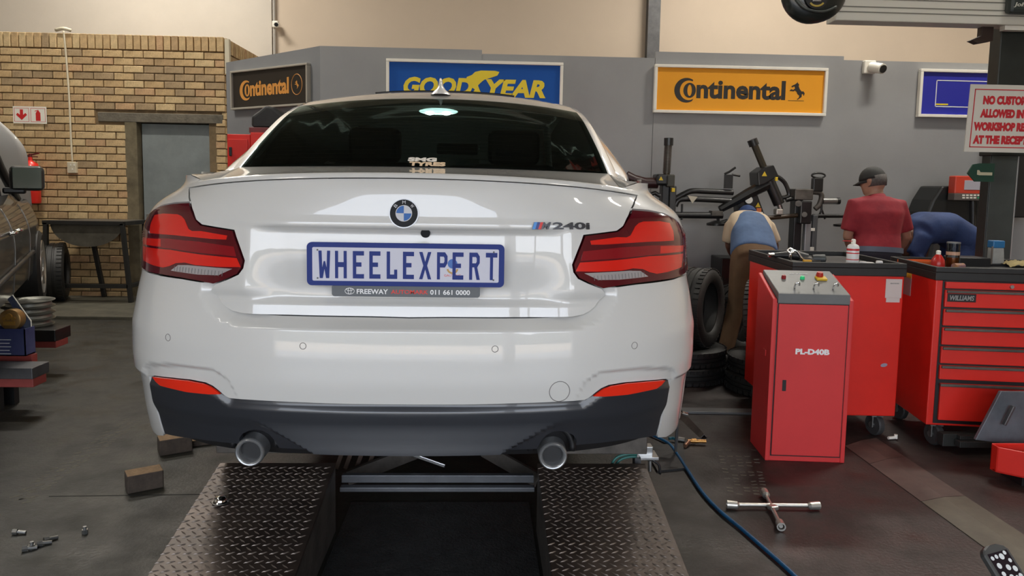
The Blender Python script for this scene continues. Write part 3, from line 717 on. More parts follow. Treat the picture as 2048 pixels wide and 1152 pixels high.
# pillars + side glass + body sides
ub_v = [.55, .8, 1.1, 1.5, 2.2, 3.0, 3.6]; ub_u = [.68, .755, .81, .84, .855, .85, .82]
def rail(v, sd):
    X = top(np.full_like(v, sd), v); a = X.copy(); a[:, 0] += sd*.030; a[:, 2] -= .008; b = a.copy(); b[:, 0] += sd*.018; b[:, 2] -= .026; return X, a, b
SG = mat('dark_side_glass', (.012, .014, .014), .06, coat=1)
zw = .78
for sd in (-1, 1):
    v = np.linspace(.60, 3.45, 80); X, a, b = rail(v, sd)
    MB().add(np.concatenate([X, a, b]), gridf(80, 3)).build('roof_pillar', WHITE, car, smooth=True)
    ub = np.interp(v, ub_v, ub_u); zb_ = np.interp(v, [.6, 1.2, 3.5], [1.472, 1.455, 1.44]); be = np.stack([UX+sd*ub, b[:, 1], np.minimum(zb_, b[:, 2]-.004)], -1)
    m1 = v < 1.32
    def strip(sel, nm, mt):
        i = np.where(sel)[0]; B0 = b[i]; B1 = be[i]; rws = [B0*(1-q)+B1*q+np.array([sd*.02*sin(pi*q), 0, 0]) for q in np.linspace(0, 1, 7)]
        MB().add(np.concatenate(rws), gridf(len(i), 7)).build(nm, mt, car, smooth=True)
    strip(v < 1.32, 'rear_pillar', WHITE); strip((v > 1.27), 'side_window', SG)
    # shoulder between deck, quarter panel and pillar
    p = []
    near = [surf(sd*.71, 1.449), surf(sd*.80, 1.463), surf(sd*(S90+.09), 1.463)]
    far = [a[0], b[0], be[0]]
    for q in np.linspace(0, 1, 9):
        e0 = deckpt(np.array([float(sd)]), np.array([q]))[0]; p.append(e0+np.array([sd*.002, 0, -.012])); p.append(e0+np.array([sd*.003, 0, 0]))
        for A0, B0 in zip(near, far): p.append(A0*(1-q)+B0*q+np.array([0, 0, .006*sin(pi*q)]))
    MB().add(p, gridf(5, 9)).build('rear_shoulder', WHITE, car, smooth=True)
    # side
    vs_ = np.linspace(S90+.085, S90+3.55, 170); zs_ = np.linspace(.64, 1.474, 42); gs, gz = np.meshgrid(sd*vs_, zs_); X = surf(gs, gz); cx = X[..., 1]-VY; fs = []
    for j in range(41):
        for i in range(169):
            y, z = cx[j, i], zs_[j]
            if min(math.hypot(y-.98, z-zw), math.hypot(y-3.67, z-zw)) > .355: fs.append((j*170+i, j*170+i+1, j*170+171+i, j*170+170+i))
    MB().add(X.reshape(-1, 3), fs).build('side_panel', WHITE, car, smooth=True)
    for yc in (.98, 3.67):
        c = V((UX+sd*.80, VY+yc, zw)); w = MB(); w.lathe([(.22, -.10), (.305, -.11), (.325, -.09), (.328, 0), (.325, .08), (.305, .10), (.22, .09)], c, (1, 0, 0), 40); wo = w.build('wheel', RUB, car, smooth='auto')
        rm_ = MB(); rm_.lathe([(.22, -.09), (.21, 0), (.22, .088)], c, (1, 0, 0), 32)
        for k in range(5):
            t = 2*pi*k/5; rm_.box(c+V((sd*.06, cos(t)*.11, sin(t)*.11)), (.02, .20, .05), Matrix.Rotation(t, 3, 'X'))
        rm_.lathe([(.001, .07*sd), (.04, .075*sd), (.045, .06*sd)], c, (1, 0, 0), 16); rm_.build('rim', STEEL, wo)
        ar = MB(); ar.tube([V((UX+sd*.885, VY+yc+.36*cos(q), zw+.36*sin(q))) for q in np.linspace(-.3, pi+.3, 30)], .012, 6); ar.build('wheel_arch', BLACKP, car, smooth=True)
    mr = MB(); mr.box((UX+sd*.99, 5.1, 1.50), (.20, .10, .13)); mr.box((UX+sd*.88, 5.12, 1.46), (.08, .06, .03)); mr.build('wing_mirror', WHITE, car, bevel=.03, seg=3)
# bonnet and nose
def hood(T, v):
    e = .80-.10*np.clip((v-3.9)/.6, 0, 1); z = np.interp(v, [3.4, 3.9, 4.25, 4.40, 4.45], [1.475, 1.41, 1.31, 1.18, 1.0]); return np.stack([UX+e*T, VY+v-.22*np.abs(T)**3*np.clip((v-3.6), 0, 1), z-.05*T**2], -1)
sgrid('bonnet', hood, 3.40, 4.40, 31, 24, WHITE)
def nose(T, v): return np.stack([UX+(.72+.12*(1-v))*T, VY+4.40+.05*np.sin(pi*v)-.24*np.abs(T)**3, 1.14-.50*v-.05*T**2*(1-v)], -1)
sgrid('front_bumper', nose, 0, 1, 31, 10, WHITE)
# cabin
INT = mat('black_cabin_trim', (.012, .012, .013), .7)
cb = MB(); cb.box2((UX-.62, 2.75, 1.40), (UX+.62, 3.15, 1.455)); cb.build('parcel_shelf', INT, car, bevel=.02)
cb = MB(); cb.box2((UX-.66, 4.95, 1.20), (UX+.66, 5.45, 1.50)); cb.build('dashboard', INT, car, bevel=.05)
cb = MB(); cb.box2((UX-.6, 3.0, .95), (UX+.6, 3.25, 1.44)); cb.build('rear_seat', INT, car, bevel=.06)
for sx in (-.36, .36):
    s_ = MB(); s_.box((UX+sx, 4.05, 1.25), (.50, .16, .62), Matrix.Rotation(R(12), 3, 'X')); so_ = s_.build('front_seat', INT, car, bevel=.07, seg=3)
    s_ = MB(); s_.box((UX+sx, 3.96, 1.64), (.27, .10, .18)); s_.build('headrest', INT, so_, bevel=.04, seg=3)
s_ = MB(); s_.box((P(915, 298, 4.72)), (.26, .03, .075)); s_.build('rear_view_mirror', INT, car, bevel=.02)
s_ = MB(); s_.box2((UX-.6, 2.9, 1.70), (UX+.6, 4.0, 1.71)); 
pt = MB()
a_ = P(1145, 300, 5.0)
pt.prism([(-.028, -.13), (.05, -.125), (.0, .09), (-.012, .085)], P(1150, 322, 5.1), X1, (0, 0, 1), NF, .002); pt.build('windscreen_paper', mat('paper_green_white', (.5, .62, .52), .6), car); pt = MB(); pt.prism([(-.08, -.018), (.08, -.018), (.08, .018), (-.02, .018)], P(935, 322, 5.15), X1, (0, 0, 1), NF, .002)
pt.build('windscreen_paper', mat('paper_green_white', (.5, .62, .52), .6), car)
LG = mat('oval_glow', (.82, 1, .93), .5, emit=4.5); LG2 = mat('oval_core', (1, 1, 1), .5, emit=60.)  # emissive oval with two brighter spots, set inside the rear glass
lc = top(np.array([(P(877, 222, 3.3).x-UX)/.62]), np.array([1.30]))[0]; lc = V(P(877, 223, 3.27))+V((0, .0, 0))
cl = MB(); cl.add([lc+V((.083*cos(t), .016*sin(t), .016*sin(t))) for t in [2*pi*i/32 for i in range(32)]], [tuple(range(32))]); lo = cl.build('glow_oval', LG, car, label='glowing white oval under the roof')
for sx in (-.035, .035): cl = MB(); cl.add([lc+V((sx+.020*cos(t), -.030+.009*sin(t), -.010+.009*sin(t))) for t in [2*pi*i/16 for i in range(16)]], [tuple(range(16))]).build('bright_spot', LG2, lo)
# shark fin
fin = []; fo = top(np.array([0.]), np.array([1.56]))[0]
def finring(z, l, w, y0): return [V((fo[0]+w*cos(t), fo[1]+y0+l*sin(t), fo[2]-.006+z)) for t in [2*pi*i/20 for i in range(20)]]
fr_ = [finring(0, .085, .050, 0), finring(.012, .082, .040, .0), finring(.026, .072, .022, .0), finring(.042, .058, .0115, -.004), finring(.058, .045, .009, -.012), finring(.074, .024, .005, -.026)]
MB().add(sum(fr_, []), [(j*20+i, j*20+(i+1) % 20, j*20+20+(i+1) % 20, j*20+20+i) for j in range(5) for i in range(20)]+[tuple(range(100, 120))]).build('shark_fin_antenna', WHITE, car, smooth=True)
# ---- badges, plate, sensors, tail pipes
def onskin(px, py, d=0., feat=None):
    s, z = invp(px, py, d); F = (lambda a, b: surf(a, b, (feat(a, b) if feat else d))); s = np.array([s]); z = np.array([z])
    X = V(F(s, z)[0]); n = V(nrm(F, s, z, .004)[0]); ex = V((0, 0, 1)).cross(n).normalized(); return X, ex, n.cross(ex), n
def disc(name, c, ex, ey, r0, r1, a0, a1, mt, parent, off=0., th=.001, n=40):
    c = c+ex.cross(ey)*off; k = max(4, int(n*(a1-a0)/360)); pts = [(r1*cos(R(a0+(a1-a0)*i/k)), r1*sin(R(a0+(a1-a0)*i/k))) for i in range(k+1)]
    if r0 > 0: pts += [(r0*cos(R(a1-(a1-a0)*i/k)), r0*sin(R(a1-(a1-a0)*i/k))) for i in range(k+1)]
    elif a1-a0 < 359: pts += [(0, 0)]
    else: pts = pts[:-1]
    return poly_part(name, pts, c, ex, ey, mt, parent, d=th)
BB = mat('badge_blue', (.015, .11, .38), .4, spec=.3); BWH = mat('badge_white', (.55, .55, .58), .4, spec=.3)
c, ex, ey, n = onskin(808, 427, feat=f_lid); 
bd = disc('badge', c, ex, ey, 0, .0405, 0, 360, mat('badge_silver', (.42, .42, .43), .35, .5), car, .001, .003)
disc('black_ring', c, ex, ey, .0225, .0375, 0, 359.9, mat('badge_black', (.004, .004, .005), .4, spec=.15), bd, .0042)
disc('silver_ring', c, ex, ey, .0205, .0222, 0, 359.9, BWH, bd, .0046)
for i, (a0, m_) in enumerate(((0, BWH), (90, BB), (180, BWH), (270, BB))): disc('quarter', c, ex, ey, 0, .0205, a0+1, a0+89, m_, bd, .0042)
for ch, an in (('B', 138), ('M', 90), ('W', 42)):
    rr = .030; a = R(an); q = c+ex*(rr*cos(a))+ey*(rr*sin(a))+n*.0052; e_y = ex*cos(a)+ey*sin(a); e_x = ex*sin(a)-ey*cos(a)
    text('badge_letter', ch, q, e_x, e_y, .0085, BWH, bd, w=.0085, bold=.0, depth=.0006)
# model badge
SB = mat('stripe_light_blue', (.05, .25, .65), .25); SD = mat('stripe_dark_blue', (.01, .03, .2), .25); SR = mat('stripe_red', (.65, .02, .01), .25)
DCH = mat('dark_chrome', (.07, .07, .075), .15, .8)
c, ex, ey, n = onskin(1125, 452, feat=f_lid); c = c+n*.0035
mb_ = thing('x', None, None); bpy.data.objects.remove(mb_)
h_ = .0115
mbm = MB(); base = text('model_badge', '240i', c+ex*.022, ex, ey, h_*2*.85, DCH, car, w=.108, bold=.03, depth=.003)
text('badge_letter', 'M', c-ex*.052, ex, ey, h_*2*.85, DCH, base, w=.030, bold=.04, shear=.3, depth=.003)
for i, m_ in enumerate((SB, SD, SR)):
    x0 = -.0935+.0085*i; poly_part('stripe', [(x0, -h_*.85), (x0+.0085, -h_*.85), (x0+.0155, h_*.85), (x0+.007, h_*.85)], c+ex*.002, ex, ey, m_, base, d=.003)
# number plate
pc = P(813, 529, 2.032); PW, PH = .530, .1165
ex, ey, n = X1, V((0, 0, 1)), NF
def rrect(w, h, r, k=6):
    p = []
    for cx, cy, a0 in ((w/2-r, h/2-r, 0), (-w/2+r, h/2-r, 90), (-w/2+r, -h/2+r, 180), (w/2-r, -h/2+r, 270)):
        for i in range(k+1): a = R(a0+90*i/k); p.append((cx+r*cos(a), cy+r*sin(a)))
    return p
PBL = mat('plate_blue', (.020, .038, .20), .5, spec=.2); PWH = mat('plate_white', (.62, .62, .70), .5, spec=.2)
pl = MB(); pl.prism(rrect(PW, PH, .013), pc, ex, ey, n, .012); pl = pl.build('number_plate', PBL, car, bevel=.003, label='number plate in blue frame')
fm_ = MB(); fm_.prism(rrect(PW-.030, PH-.026, .004), pc+n*.012, ex, ey, n, .001); fm_.build('plate_face', PWH, pl)
# block letters built from strokes
ST = .16
GL = {
 'W': [[(-.42, .5), (-.20, .5), (-.16, -.12), (-.05, .12), (.05, .12), (.16, -.12), (.20, .5), (.42, .5), (.34, -.5), (.12, -.5), (.0, -.16), (-.12, -.5), (-.34, -.5)]],
 'H': [[(-.42, .5), (-.2, .5), (-.2, .09), (.2, .09), (.2, .5), (.42, .5), (.42, -.5), (.2, -.5), (.2, -.09), (-.2, -.09), (-.2, -.5), (-.42, -.5)]],
 'E': [[(-.40, .5), (.40, .5), (.40, .34), (-.16, .34), (-.16, .09), (.22, .09), (.22, -.07), (-.16, -.07), (-.16, -.34), (.40, -.34), (.40, -.5), (-.40, -.5)]],
 'L': [[(-.36, .5), (-.12, .5), (-.12, -.34), (.18, -.34), (.18, -.16), (.40, -.16), (.40, -.5), (-.36, -.5)]],
 'X': [[(-.44, .5), (-.2, .5), (.0, .14), (.2, .5), (.44, .5), (.14, 0), (.44, -.5), (.2, -.5), (.0, -.14), (-.2, -.5), (-.44, -.5), (-.14, 0)]],
 'P': [[(-.38, .5), (.20, .5), (.38, .36), (.38, .10), (.20, -.06), (-.16, -.06), (-.16, .10), (.10, .10), (.16, .16), (.16, .29), (.10, .34), (-.38, .34)], [(-.38, .34), (-.16, .34), (-.16, -.5), (-.38, -.5)]],
 'R': [[(-.38, .5), (.20, .5), (.38, .36), (.38, .12), (.20, -.04), (.40, -.5), (.16, -.5), (-.02, -.04), (-.16, -.04), (-.16, .11), (.10, .11), (.16, .17), (.16, .29), (.10, .34), (-.38, .34)], [(-.38, .34), (-.16, .34), (-.16, -.5), (-.38, -.5)]],
 'T': [[(-.42, .5), (.42, .5), (.42, .33), (.11, .33), (.11, -.5), (-.11, -.5), (-.11, .33), (-.42, .33)]]}
xs = [649, 682, 717, 750, 783.5, 817, 850.5, 884.5, 916, 949, 983]
for ch, px in zip('WHEELEXPERT', xs):
    o_ = V((P(px, 530, 2.02).x, pc.y-.013, pc.z-.001)); b = MB()
    for pg in GL[ch]: b.prism([(x*.037, y*.074) for x, y in pg], o_, ex, ey, n, .0012)
    b.build('plate_letter', PBL, pl)
for sx in (-1, 1):
    for sz in (-1, 1): MB().cyl(pc+V((sx*.236, -.013, sz*.038)), pc+V((sx*.236, -.0145, sz*.038)), .0025, n=10).build('screw', DKSTEEL, pl)
em = pc+V((.125, -.0131, .005)); text('plate_print', 'GAUTENG', em+V((0, 0, -.032)), ex, ey, .006, SR, pl, w=.045, depth=.0004)
disc('plate_emblem', em, ex, ey, 0, .013, 0, 360, mat('emblem_blue', (.05, .15, .45), .5), pl, 0, .0004); disc('plate_emblem', em-ey*.012, ex, ey, .011, .016, 190, 350, mat('emblem_gold', (.5, .30, .08), .5), pl, 0, .0005)
tb = MB(); tc_ = V((pc.x+.0, pc.y, pc.z-PH/2-.014)); tb.prism(rrect(.400, .032, .008), tc_, ex, ey, n, .006); tb = tb.build('dealer_tab', mat('tab_grey', (.10, .11, .12), .45), pl)
text('tab_lettering', 'FREEWAY', tc_+V((-.091, -.0062, -.002)), ex, ey, .0135, TXTW, tb, w=.084, bold=.02, depth=.0005)
text('tab_lettering', 'AUTOMARK', tc_+V((.009, -.0062, -.002)), ex, ey, .0115, SR, tb, w=.100, bold=.02, depth=.0005)
text('tab_lettering', '011 661 0000', tc_+V((.119, -.0062, -.002)), ex, ey, .0135, TXTW, tb, w=.108, bold=.02, depth=.0005)
b = MB(); q = tc_+V((-.152, -.0068, -.001))
for (a, c_, cx, cy) in ((.0125, .0085, 0, 0), (.004, .0085, 0, 0), (.0085, .0035, 0, .0045)): b.tube([q+ex*(cx+a*cos(t))+ey*(cy+c_*sin(t)) for t in [2*pi*i/20 for i in range(20)]], .0009, 4, closed=True)
b.build('tab_emblem', TXTW, tb)
# reversing camera
b = MB(); c = P(851, 468, 2.055); b.cyl(c+V((0, .03, .012)), c+V((0, -.004, .002)), .013, n=20); b.build('reversing_camera', BLACKP, car, smooth='auto')
# sensors, tow cover
GRV = mat('groove_grey', (.18, .17, .16), .6)
for px, py, r_ in ((336, 675, .0095), (606, 692, .0085), (990, 698, .0085), (1269, 691, .0095), (1119, 783, .029)):
    s, z = invp(px, py); q = np.linspace(0, 2*pi, 33)[:-1]; ratio = 1.0
    sa = s+r_*np.cos(q); za = z+r_*np.sin(q); X = surf(sa, za, f_bump(sa, za)-.0002)
    MB().tube([V(x) for x in X], .0009 if r_ < .02 else .0011, 5, closed=True).build('parking_sensor' if r_ < .02 else 'tow_eye_cover', GRV, car, smooth=True)
# tail pipes
PIP = mat('tail_pipe_metal', (.36, .37, .375), .3, .7)
for px, py in ((499, 905), (1106, 912.5)):
    c = P(px, py, 2.075); b = MB(); b.lathe([(.036, .40), (.0415, .40), (.0415, .006), (.0405, 0), (.037, -.003), (.033, -.002), (.0300, .002), (.0285, .012), (.028, .30)], c, (0, 1, .03), 36)
    tp = b.build('tail_pipe', PIP, car, smooth='auto', label='round steel tail pipe'); b = MB(); b.cyl(c+V((0, .018, .0005)), c+V((0, .03, .0005)), .0285, n=28); b.build('pipe_bore', BLACKP, tp)
    b = MB(); b.tube([c+V((.062*cos(t), .05, .012+.062*sin(t))) for t in np.linspace(-.2, pi+.2, 20)], .010, 8); b.build('pipe_surround', BLACKP, car, smooth=True)
MB().cyl((UX-.42, 2.62, .74), (UX+.42, 2.62, .74), .10, n=24).build('silencer', DKSTEEL, car, smooth='auto', bevel=.02)
# window sticker
g1 = V(top(np.array([-.02]), np.array([.665]))[0]); g2 = V(top(np.array([-.02]), np.array([.70]))[0]); gy = (g2-g1).normalized(); gn = X1.cross(gy)
text('window_sticker', 'SMG', g2-gy*.052+gn*.004, X1, gy, .034, mat('sticker_white', (.85, .80, .72), .5), rg, w=.100, bold=.05)
text('sticker_lettering', 'TYRES', g2-gy*.094+gn*.005+X1*.02, X1, gy, .034, mat('sticker_orange', (.80, .60, .40), .5), rg, w=.125, bold=.05)
# ================================================================== LIFT
def pb(m_, x0, y0, x1, y1, Y, dp):
    """box whose near face spans the given image rectangle at world depth Y"""
    a = P(x0, (y0+y1)/2, Y); b = P(x1, (y0+y1)/2, Y); c = P((x0+x1)/2, y0, Y); d = P((x0+x1)/2, y1, Y)
    return m_.box2((a.x, Y, d.z), (b.x, Y+dp, c.z))
def pbo(name, x0, y0, x1, y1, Y, dp, mt, parent=None, bevel=.003, **k): return pb(MB(), x0, y0, x1, y1, Y, dp).build(name, mt, parent, bevel=bevel, **k)
GRIME = mat('grimy_steel', (.13, .115, .10), .5, .4, noise=.5, nscale=9, bump=.2)
lift = thing('car_lift', 'dark steel runway lift raised under the white coupe, with crossing scissor arms', 'lift')
for a, b in ((-1.06, -.585), (.245, .70)):
    MB().box2((a, 2.99, .345), (b, 6.6, .452)).build('runway', GRIME, lift, bevel=.004)
LB = mat('lift_grey_steel', (.14, .145, .155), .45, .5, noise=.3)
a = P(663, 951, 3.16); b = P(1078, 966, 3.16)
MB().box2((-.585, 3.14, .160), (.245, 3.17, .194)).build('cross_beam', LB, lift, bevel=.003)
MB().box2((-.585, 3.10, .136), (.245, 3.135, .156)).build('cross_beam', LB, lift, bevel=.003)
MB().box2((-.585, 3.75, .25), (.245, 3.80, .30)).build('cross_beam', GRIME, lift, bevel=.003)
MB().box2((-.585, 3.55, .235), (.245, 3.58, .262)).build('cross_beam', GRIME, lift, bevel=.003)
def bar(name, p, q, w, h, mt, parent, bevel=.003, **k):
    p = V(p); q = V(q); d = q-p; m_ = MB(); rot = d.to_track_quat('Y', 'Z').to_matrix(); m_.box((p+q)/2, (w, d.length, h), rot); return m_.build(name, mt, parent, bevel=bevel, **k)
def flat_bar(name, p, q, w, th, mt, parent, **k):
    p = V(p); q = V(q); d = (q-p).normalized(); nn = V((0, 0, 1)); u = d.cross(V((0, 1, 0))).normalized(); m_ = MB()
    m_.prism([(0, -w/2), ((q-p).length, -w/2), ((q-p).length, w/2), (0, w/2)], p, d, u, V((0, 1, 0)), th); return m_.build(name, mt, parent, bevel=.003, **k)
flat_bar('scissor_arm', P(695, 958, 3.3), P(840, 902, 3.5), .065, .03, GRIME, lift)
flat_bar('scissor_arm', P(1075, 962, 3.3), P(965, 900, 3.5), .065, .03, GRIME, lift)
flat_bar('stay_rod', P(822, 909, 3.32), P(890, 933, 3.32), .016, .012, STEEL, lift)
for x in (672, 690, 712, 735): flat_bar('spring_strut', P(x, 938, 3.45), P(x+14, 900, 3.45), .020, .015, mat('rusty_steel', (.11, .07, .05), .7, .3, noise=.5), lift)
# base frame in the floor
MB().box2((-.57, 1.45, .0), (.235, 3.3, .006)).build('dark_mat', mat('oily_mat', (.040, .040, .038), .55, noise=.5, nscale=12, bump=.5, bscale=90), label='oily black floor mat between the two chequer plate ramps', cat='mat')
# ramps of chequer plate
CHK = mat('worn_chequer_plate', (.085, .062, .050), .42, .5, noise=.55, nscale=5, bump=.15)
LUG = mat('worn_lug_edges', (.22, .18, .15), .38, .6, noise=.5, nscale=6)
RL = math.hypot(3.02-1.40, .275); RA = math.atan2(.275, 1.62)
def ramp(x0, x1, label):
    t = thing('drive_on_ramp', label, 'ramp', ((x0+x1)/2, 1.40, .02)); w = x1-x0; rot = Matrix.Rotation(RA, 3, 'X')
    m_ = MB(); m_.box(rot @ V((0, RL/2, -.006)), (w, RL, .012), rot); m_.build('tread_plate', CHK, t, bevel=.002)
    for s in (-1, 1):
        m_ = MB(); m_.prism([(0, -.018), (1.62, -.018), (1.62, .255), (0.0, -.012)], V((s*(w/2-.006)-.004, 0, 0)), (0, 1, 0), (0, 0, 1), (1, 0, 0), .008); m_.build('side_plate', GRIME, t)
    m_ = MB(); r = 0; y = .03; st = .0225
    while y < RL-.02:
        x = -w/2+.012+(.018 if r % 2 else 0)
        while x < w/2-.01:
            an = R(25) if (r % 2 == 0) else R(-38)
            c, s = cos(an), sin(an); L, B, H_ = .0160, .0036, .0028
            v = [(-L, 0, 0), (0, -B, 0), (L, 0, 0), (0, B, 0), (-L*.5, 0, H_), (L*.5, 0, H_)]
            v = [rot @ V((x+p[0]*c-p[1]*s, y+p[0]*s+p[1]*c, p[2]+.0003)) for p in v]
            m_.add(v, [(0, 1, 4), (1, 5, 4), (1, 2, 5), (2, 3, 5), (3, 4, 5), (3, 0, 4)]); x += .036
        y += st; r += 1
    m_.build('tread_lugs', LUG, t, kind='stuff')
    return t
ramp(-1.055, -.585, 'left chequer plate ramp with a chrome cap lying on it'); ramp(.247, .70, 'right chequer plate ramp beside the blue hose')
# chrome wheel cap on the left ramp
cp = P(441, 990, 2.74); cpz = .02+(cp.y-1.4)*.275/1.62
t = thing('chrome_cap', 'small chrome wheel cap lying on the left ramp', 'cap', (cp.x, cp.y, cpz+.002)); m_ = MB(); m_.lathe([(.029, 0), (.029, .004), (.024, .007), (.022, .018), (.016, .023), (.001, .024)], (0, 0, 0), n=28); m_.build('cap_shell', CHROME, t, smooth='auto')
m_ = MB(); m_.tube([(.029*cos(q), .029*sin(q), .002) for q in np.linspace(0, 2*pi, 25)[:-1]], .0025, 6, closed=True); m_.build('cap_rim', STEEL, t)
# wood blocks
WOODT = mat('pale_wood_top', (.30, .19, .10), .85, noise=.5, nscale=20, bump=.5); WOODG = mat('dark_wood_sides', (.075, .055, .04), .85, noise=.5, nscale=14, bump=.5)  # top faces get the paler wood, the sides the darker
def block(px, py, s, rz, label):
    g = G(px, py); o = MB().box((0, 0, s[2]/2), s).build('wood_block', [WOODG, WOODT], bevel=.006, label=label, cat='wood block', group='wooden chocks'); o.location = g; o.rotation_euler = (0, 0, rz)
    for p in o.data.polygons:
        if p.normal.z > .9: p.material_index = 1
    return o
block(289, 975, (.155, .095, .085), R(32), 'pale-topped wooden block lying free on the floor left of the ramp')
block(350, 902, (.16, .10, .085), R(30), 'wooden block just under the left corner of the white bumper')
block(402, 888, (.16, .07, .035), R(25), 'thin dark offcut of wood behind the block under the bumper')
# wheel bolts
def bolt(px, py, rz, label, up=False):
    g = G(px, py); t = thing('wheel_bolt', label, 'bolt', g, rz, 'loose wheel bolts'); m_ = MB()
    if up: m_.cyl((0, 0, 0), (0, 0, .018), .012, n=6); m_.build('bolt_head', STEELD, t); MB().cyl((0, 0, .018), (0, 0, .03), .007, n=12).build('shank', STEELD, t)
    else: m_.cyl((0, 0, .012), (.018, 0, .011), .012, n=6); m_.build('bolt_head', STEELD, t); MB().cyl((.018, 0, .011), (.05, 0, .007), .007, n=12).build('shank', STEELD, t)
STEELD = mat('dull_steel', (.30, .30, .29), .4, .9)
bolt(26, 1069, 0.05, 'wheel bolt lying alone at the far left, above the cluster'); bolt(170, 1067, 0, 'single wheel bolt standing nearest the left ramp', True)
bolt(44, 1104, .5, 'lowest wheel bolt of the cluster at the left edge'); bolt(64, 1098, 1.2, 'middle wheel bolt of the cluster at the left edge', True); bolt(74, 1094, .6, 'third wheel bolt of the cluster, touching its right neighbour'); bolt(88, 1086, .8, 'rightmost wheel bolt of the cluster at the left edge')
# floor joint
a = G(98, 993); b = G(400, 989)
bar('trim_4', V(a)+V((0, 0, -.0)), V(b), .006, .002, mat('joint_black', (.006, .006, .005), .9), None, 0, kind='structure')
# chalky tyre marks on the floor
MK = mat('dried_mud', (.17, .155, .125), .95, noise=.5, nscale=30)
mk = MB()
for i in range(46):
    f = i/46; x = 40+(270-40)*f; y = 1000-(1000-838)*f; g = G(x, y)
    for j in (-1, 0, 1):
        if random.random() < .75: mk.box((g.x+j*.045+random.uniform(-.01, .01), g.y+random.uniform(-.01, .01)-j*.03, .0006), (.034, .010, .0008), Matrix.Rotation(R(35+random.uniform(-8, 8)), 3, 'Z'))
for i in range(15):
    for j in range(5):
        if random.random() < .6:
            g = G(1440+j*17+i*1.6, 900+i*6.3); mk.box((g.x, g.y, .0006), (.028, .010, .0008), Matrix.Rotation(R(random.uniform(-25, 25)), 3, 'Z'))
mk.build('tyre_marks', MK, label='pale dried tyre marks printed on the dark floor', cat='marks', kind='stuff')
# ================================================================== CABINETS
def frame_from(FL, FR, BL):
    ex = (FR-FL); ex.z = 0; ex.normalize(); ey = V((-ex.y, ex.x, 0)); return ex, ey
def localthing(name, label, cat, O, ex, group=None): return thing(name, label, cat, (O.x, O.y, 0), math.atan2(ex.y, ex.x), group)
# --- red control cabinet with sloped grey panel
A0, B0, C0 = G(1530, 921), G(1688, 926.5), G(1488, 893)
ex = (B0-A0).normalized(); t = localthing('control_cabinet', 'narrow red control cabinet with sloped grey button panel, white lettering on its door', 'cabinet', A0, ex); cw = (B0-A0).length; cd_ = .30
hf, hb = .905, .985
def side_prof(x, d, mt, nm='body', inset=0.):
    m_ = MB(); m_.prism([(0, .0), (cd_, .0), (cd_, hb-.005), (.03, hf-.02), (0, hf-.03)], (x, 0, 0), (0, 1, 0), (0, 0, 1), (1, 0, 0), d); return m_.build(nm, mt, t, bevel=.004)
m_ = MB(); m_.prism([(0.004, .0), (cd_, .0), (cd_, hb-.02), (.004, hf-.05)], (.002, 0, 0), (0, 1, 0), (0, 0, 1), (1, 0, 0), cw-.004); m_.build('body', REDF, t, bevel=.003)
side_prof(-.001, .022, REDF, 'side_panel'); side_prof(cw-.021, .022, REDF, 'side_panel')
MB().box2((.030, -.006, .035), (cw-.028, .004, hf-.055)).build('door', REDF, t, bevel=.002)
MB().box2((.025, .001, .028), (cw-.023, .0035, hf-.045)).build('door_gap', BLACKP, t)
MB().box2((.068, -.008, .385), (.088, -.005, .445)).build('door_latch', BLACKP, t, bevel=.002)
text('lettering', 'PL-D40B', (.215, -.0062, .600), X1, (0, 0, 1), .031, TXTW, t, w=.176, bold=.05)
tp = MB(); tp.prism([(-.006, hf-.052), (-.006, hf), (.01, hf+.006), (cd_, hb+.012), (cd_, hb-.01)], (.024, 0, 0), (0, 1, 0), (0, 0, 1), (1, 0, 0), cw-.046); tp.build('top_panel', GREYP, t, bevel=.004)
def onp(x, f): return V((x, .01+(cd_-.01)*f, hf+.006+(hb+.006-hf)*f))
up = V((0, -(hb-hf), cd_)).normalized()
def knob(nm, x, f, r, h, mt): MB().lathe([(r, 0), (r, h*.6), (r*.8, h), (.0005, h)], onp(x, f), up, 16).build(nm, mt, t, smooth='auto')
knob('indicator_light', .105, .60, .012, .02, mat('dark_red_lamp', (.25, .01, .015), .2)); knob('push_button', .205, .60, .012, .016, mat('green_lamp', (.02, .45, .16), .25, emit=.3))
MB().box(onp(.305, .60)+up*.006, (.055, .045, .012), Matrix.Rotation(math.atan2(hb-hf, cd_), 3, 'X')).build('stop_plate', mat('yellow_plastic', (.70, .45, .03), .4), t, bevel=.002)
knob('stop_button', .302, .66, .019, .034, mat('red_button', (.40, .02, .01), .35))
for x in (.125, .225, .325):
    m_ = MB(); b0 = onp(x, .16); m_.tube([b0, b0+up*.020, b0+up*.032+V((.005, 0, 0)), b0+up*.032+V((.020, 0, 0)), b0+up*.018+V((.022, 0, 0))], .0048, 8, smooth=3); m_.build('air_coupler', CHROME, t, smooth=True)
text('panel_print', 'AUTO LIFT CONTROL', onp(.205, .82)+up*.0012, X1, V((0, cd_, hb-hf)).normalized(), .006, TXTW, t, w=.10)
MB().box((-.003, .10, .57), (.006, .05, .035)).build('side_vent', REDF, t, bevel=.003)
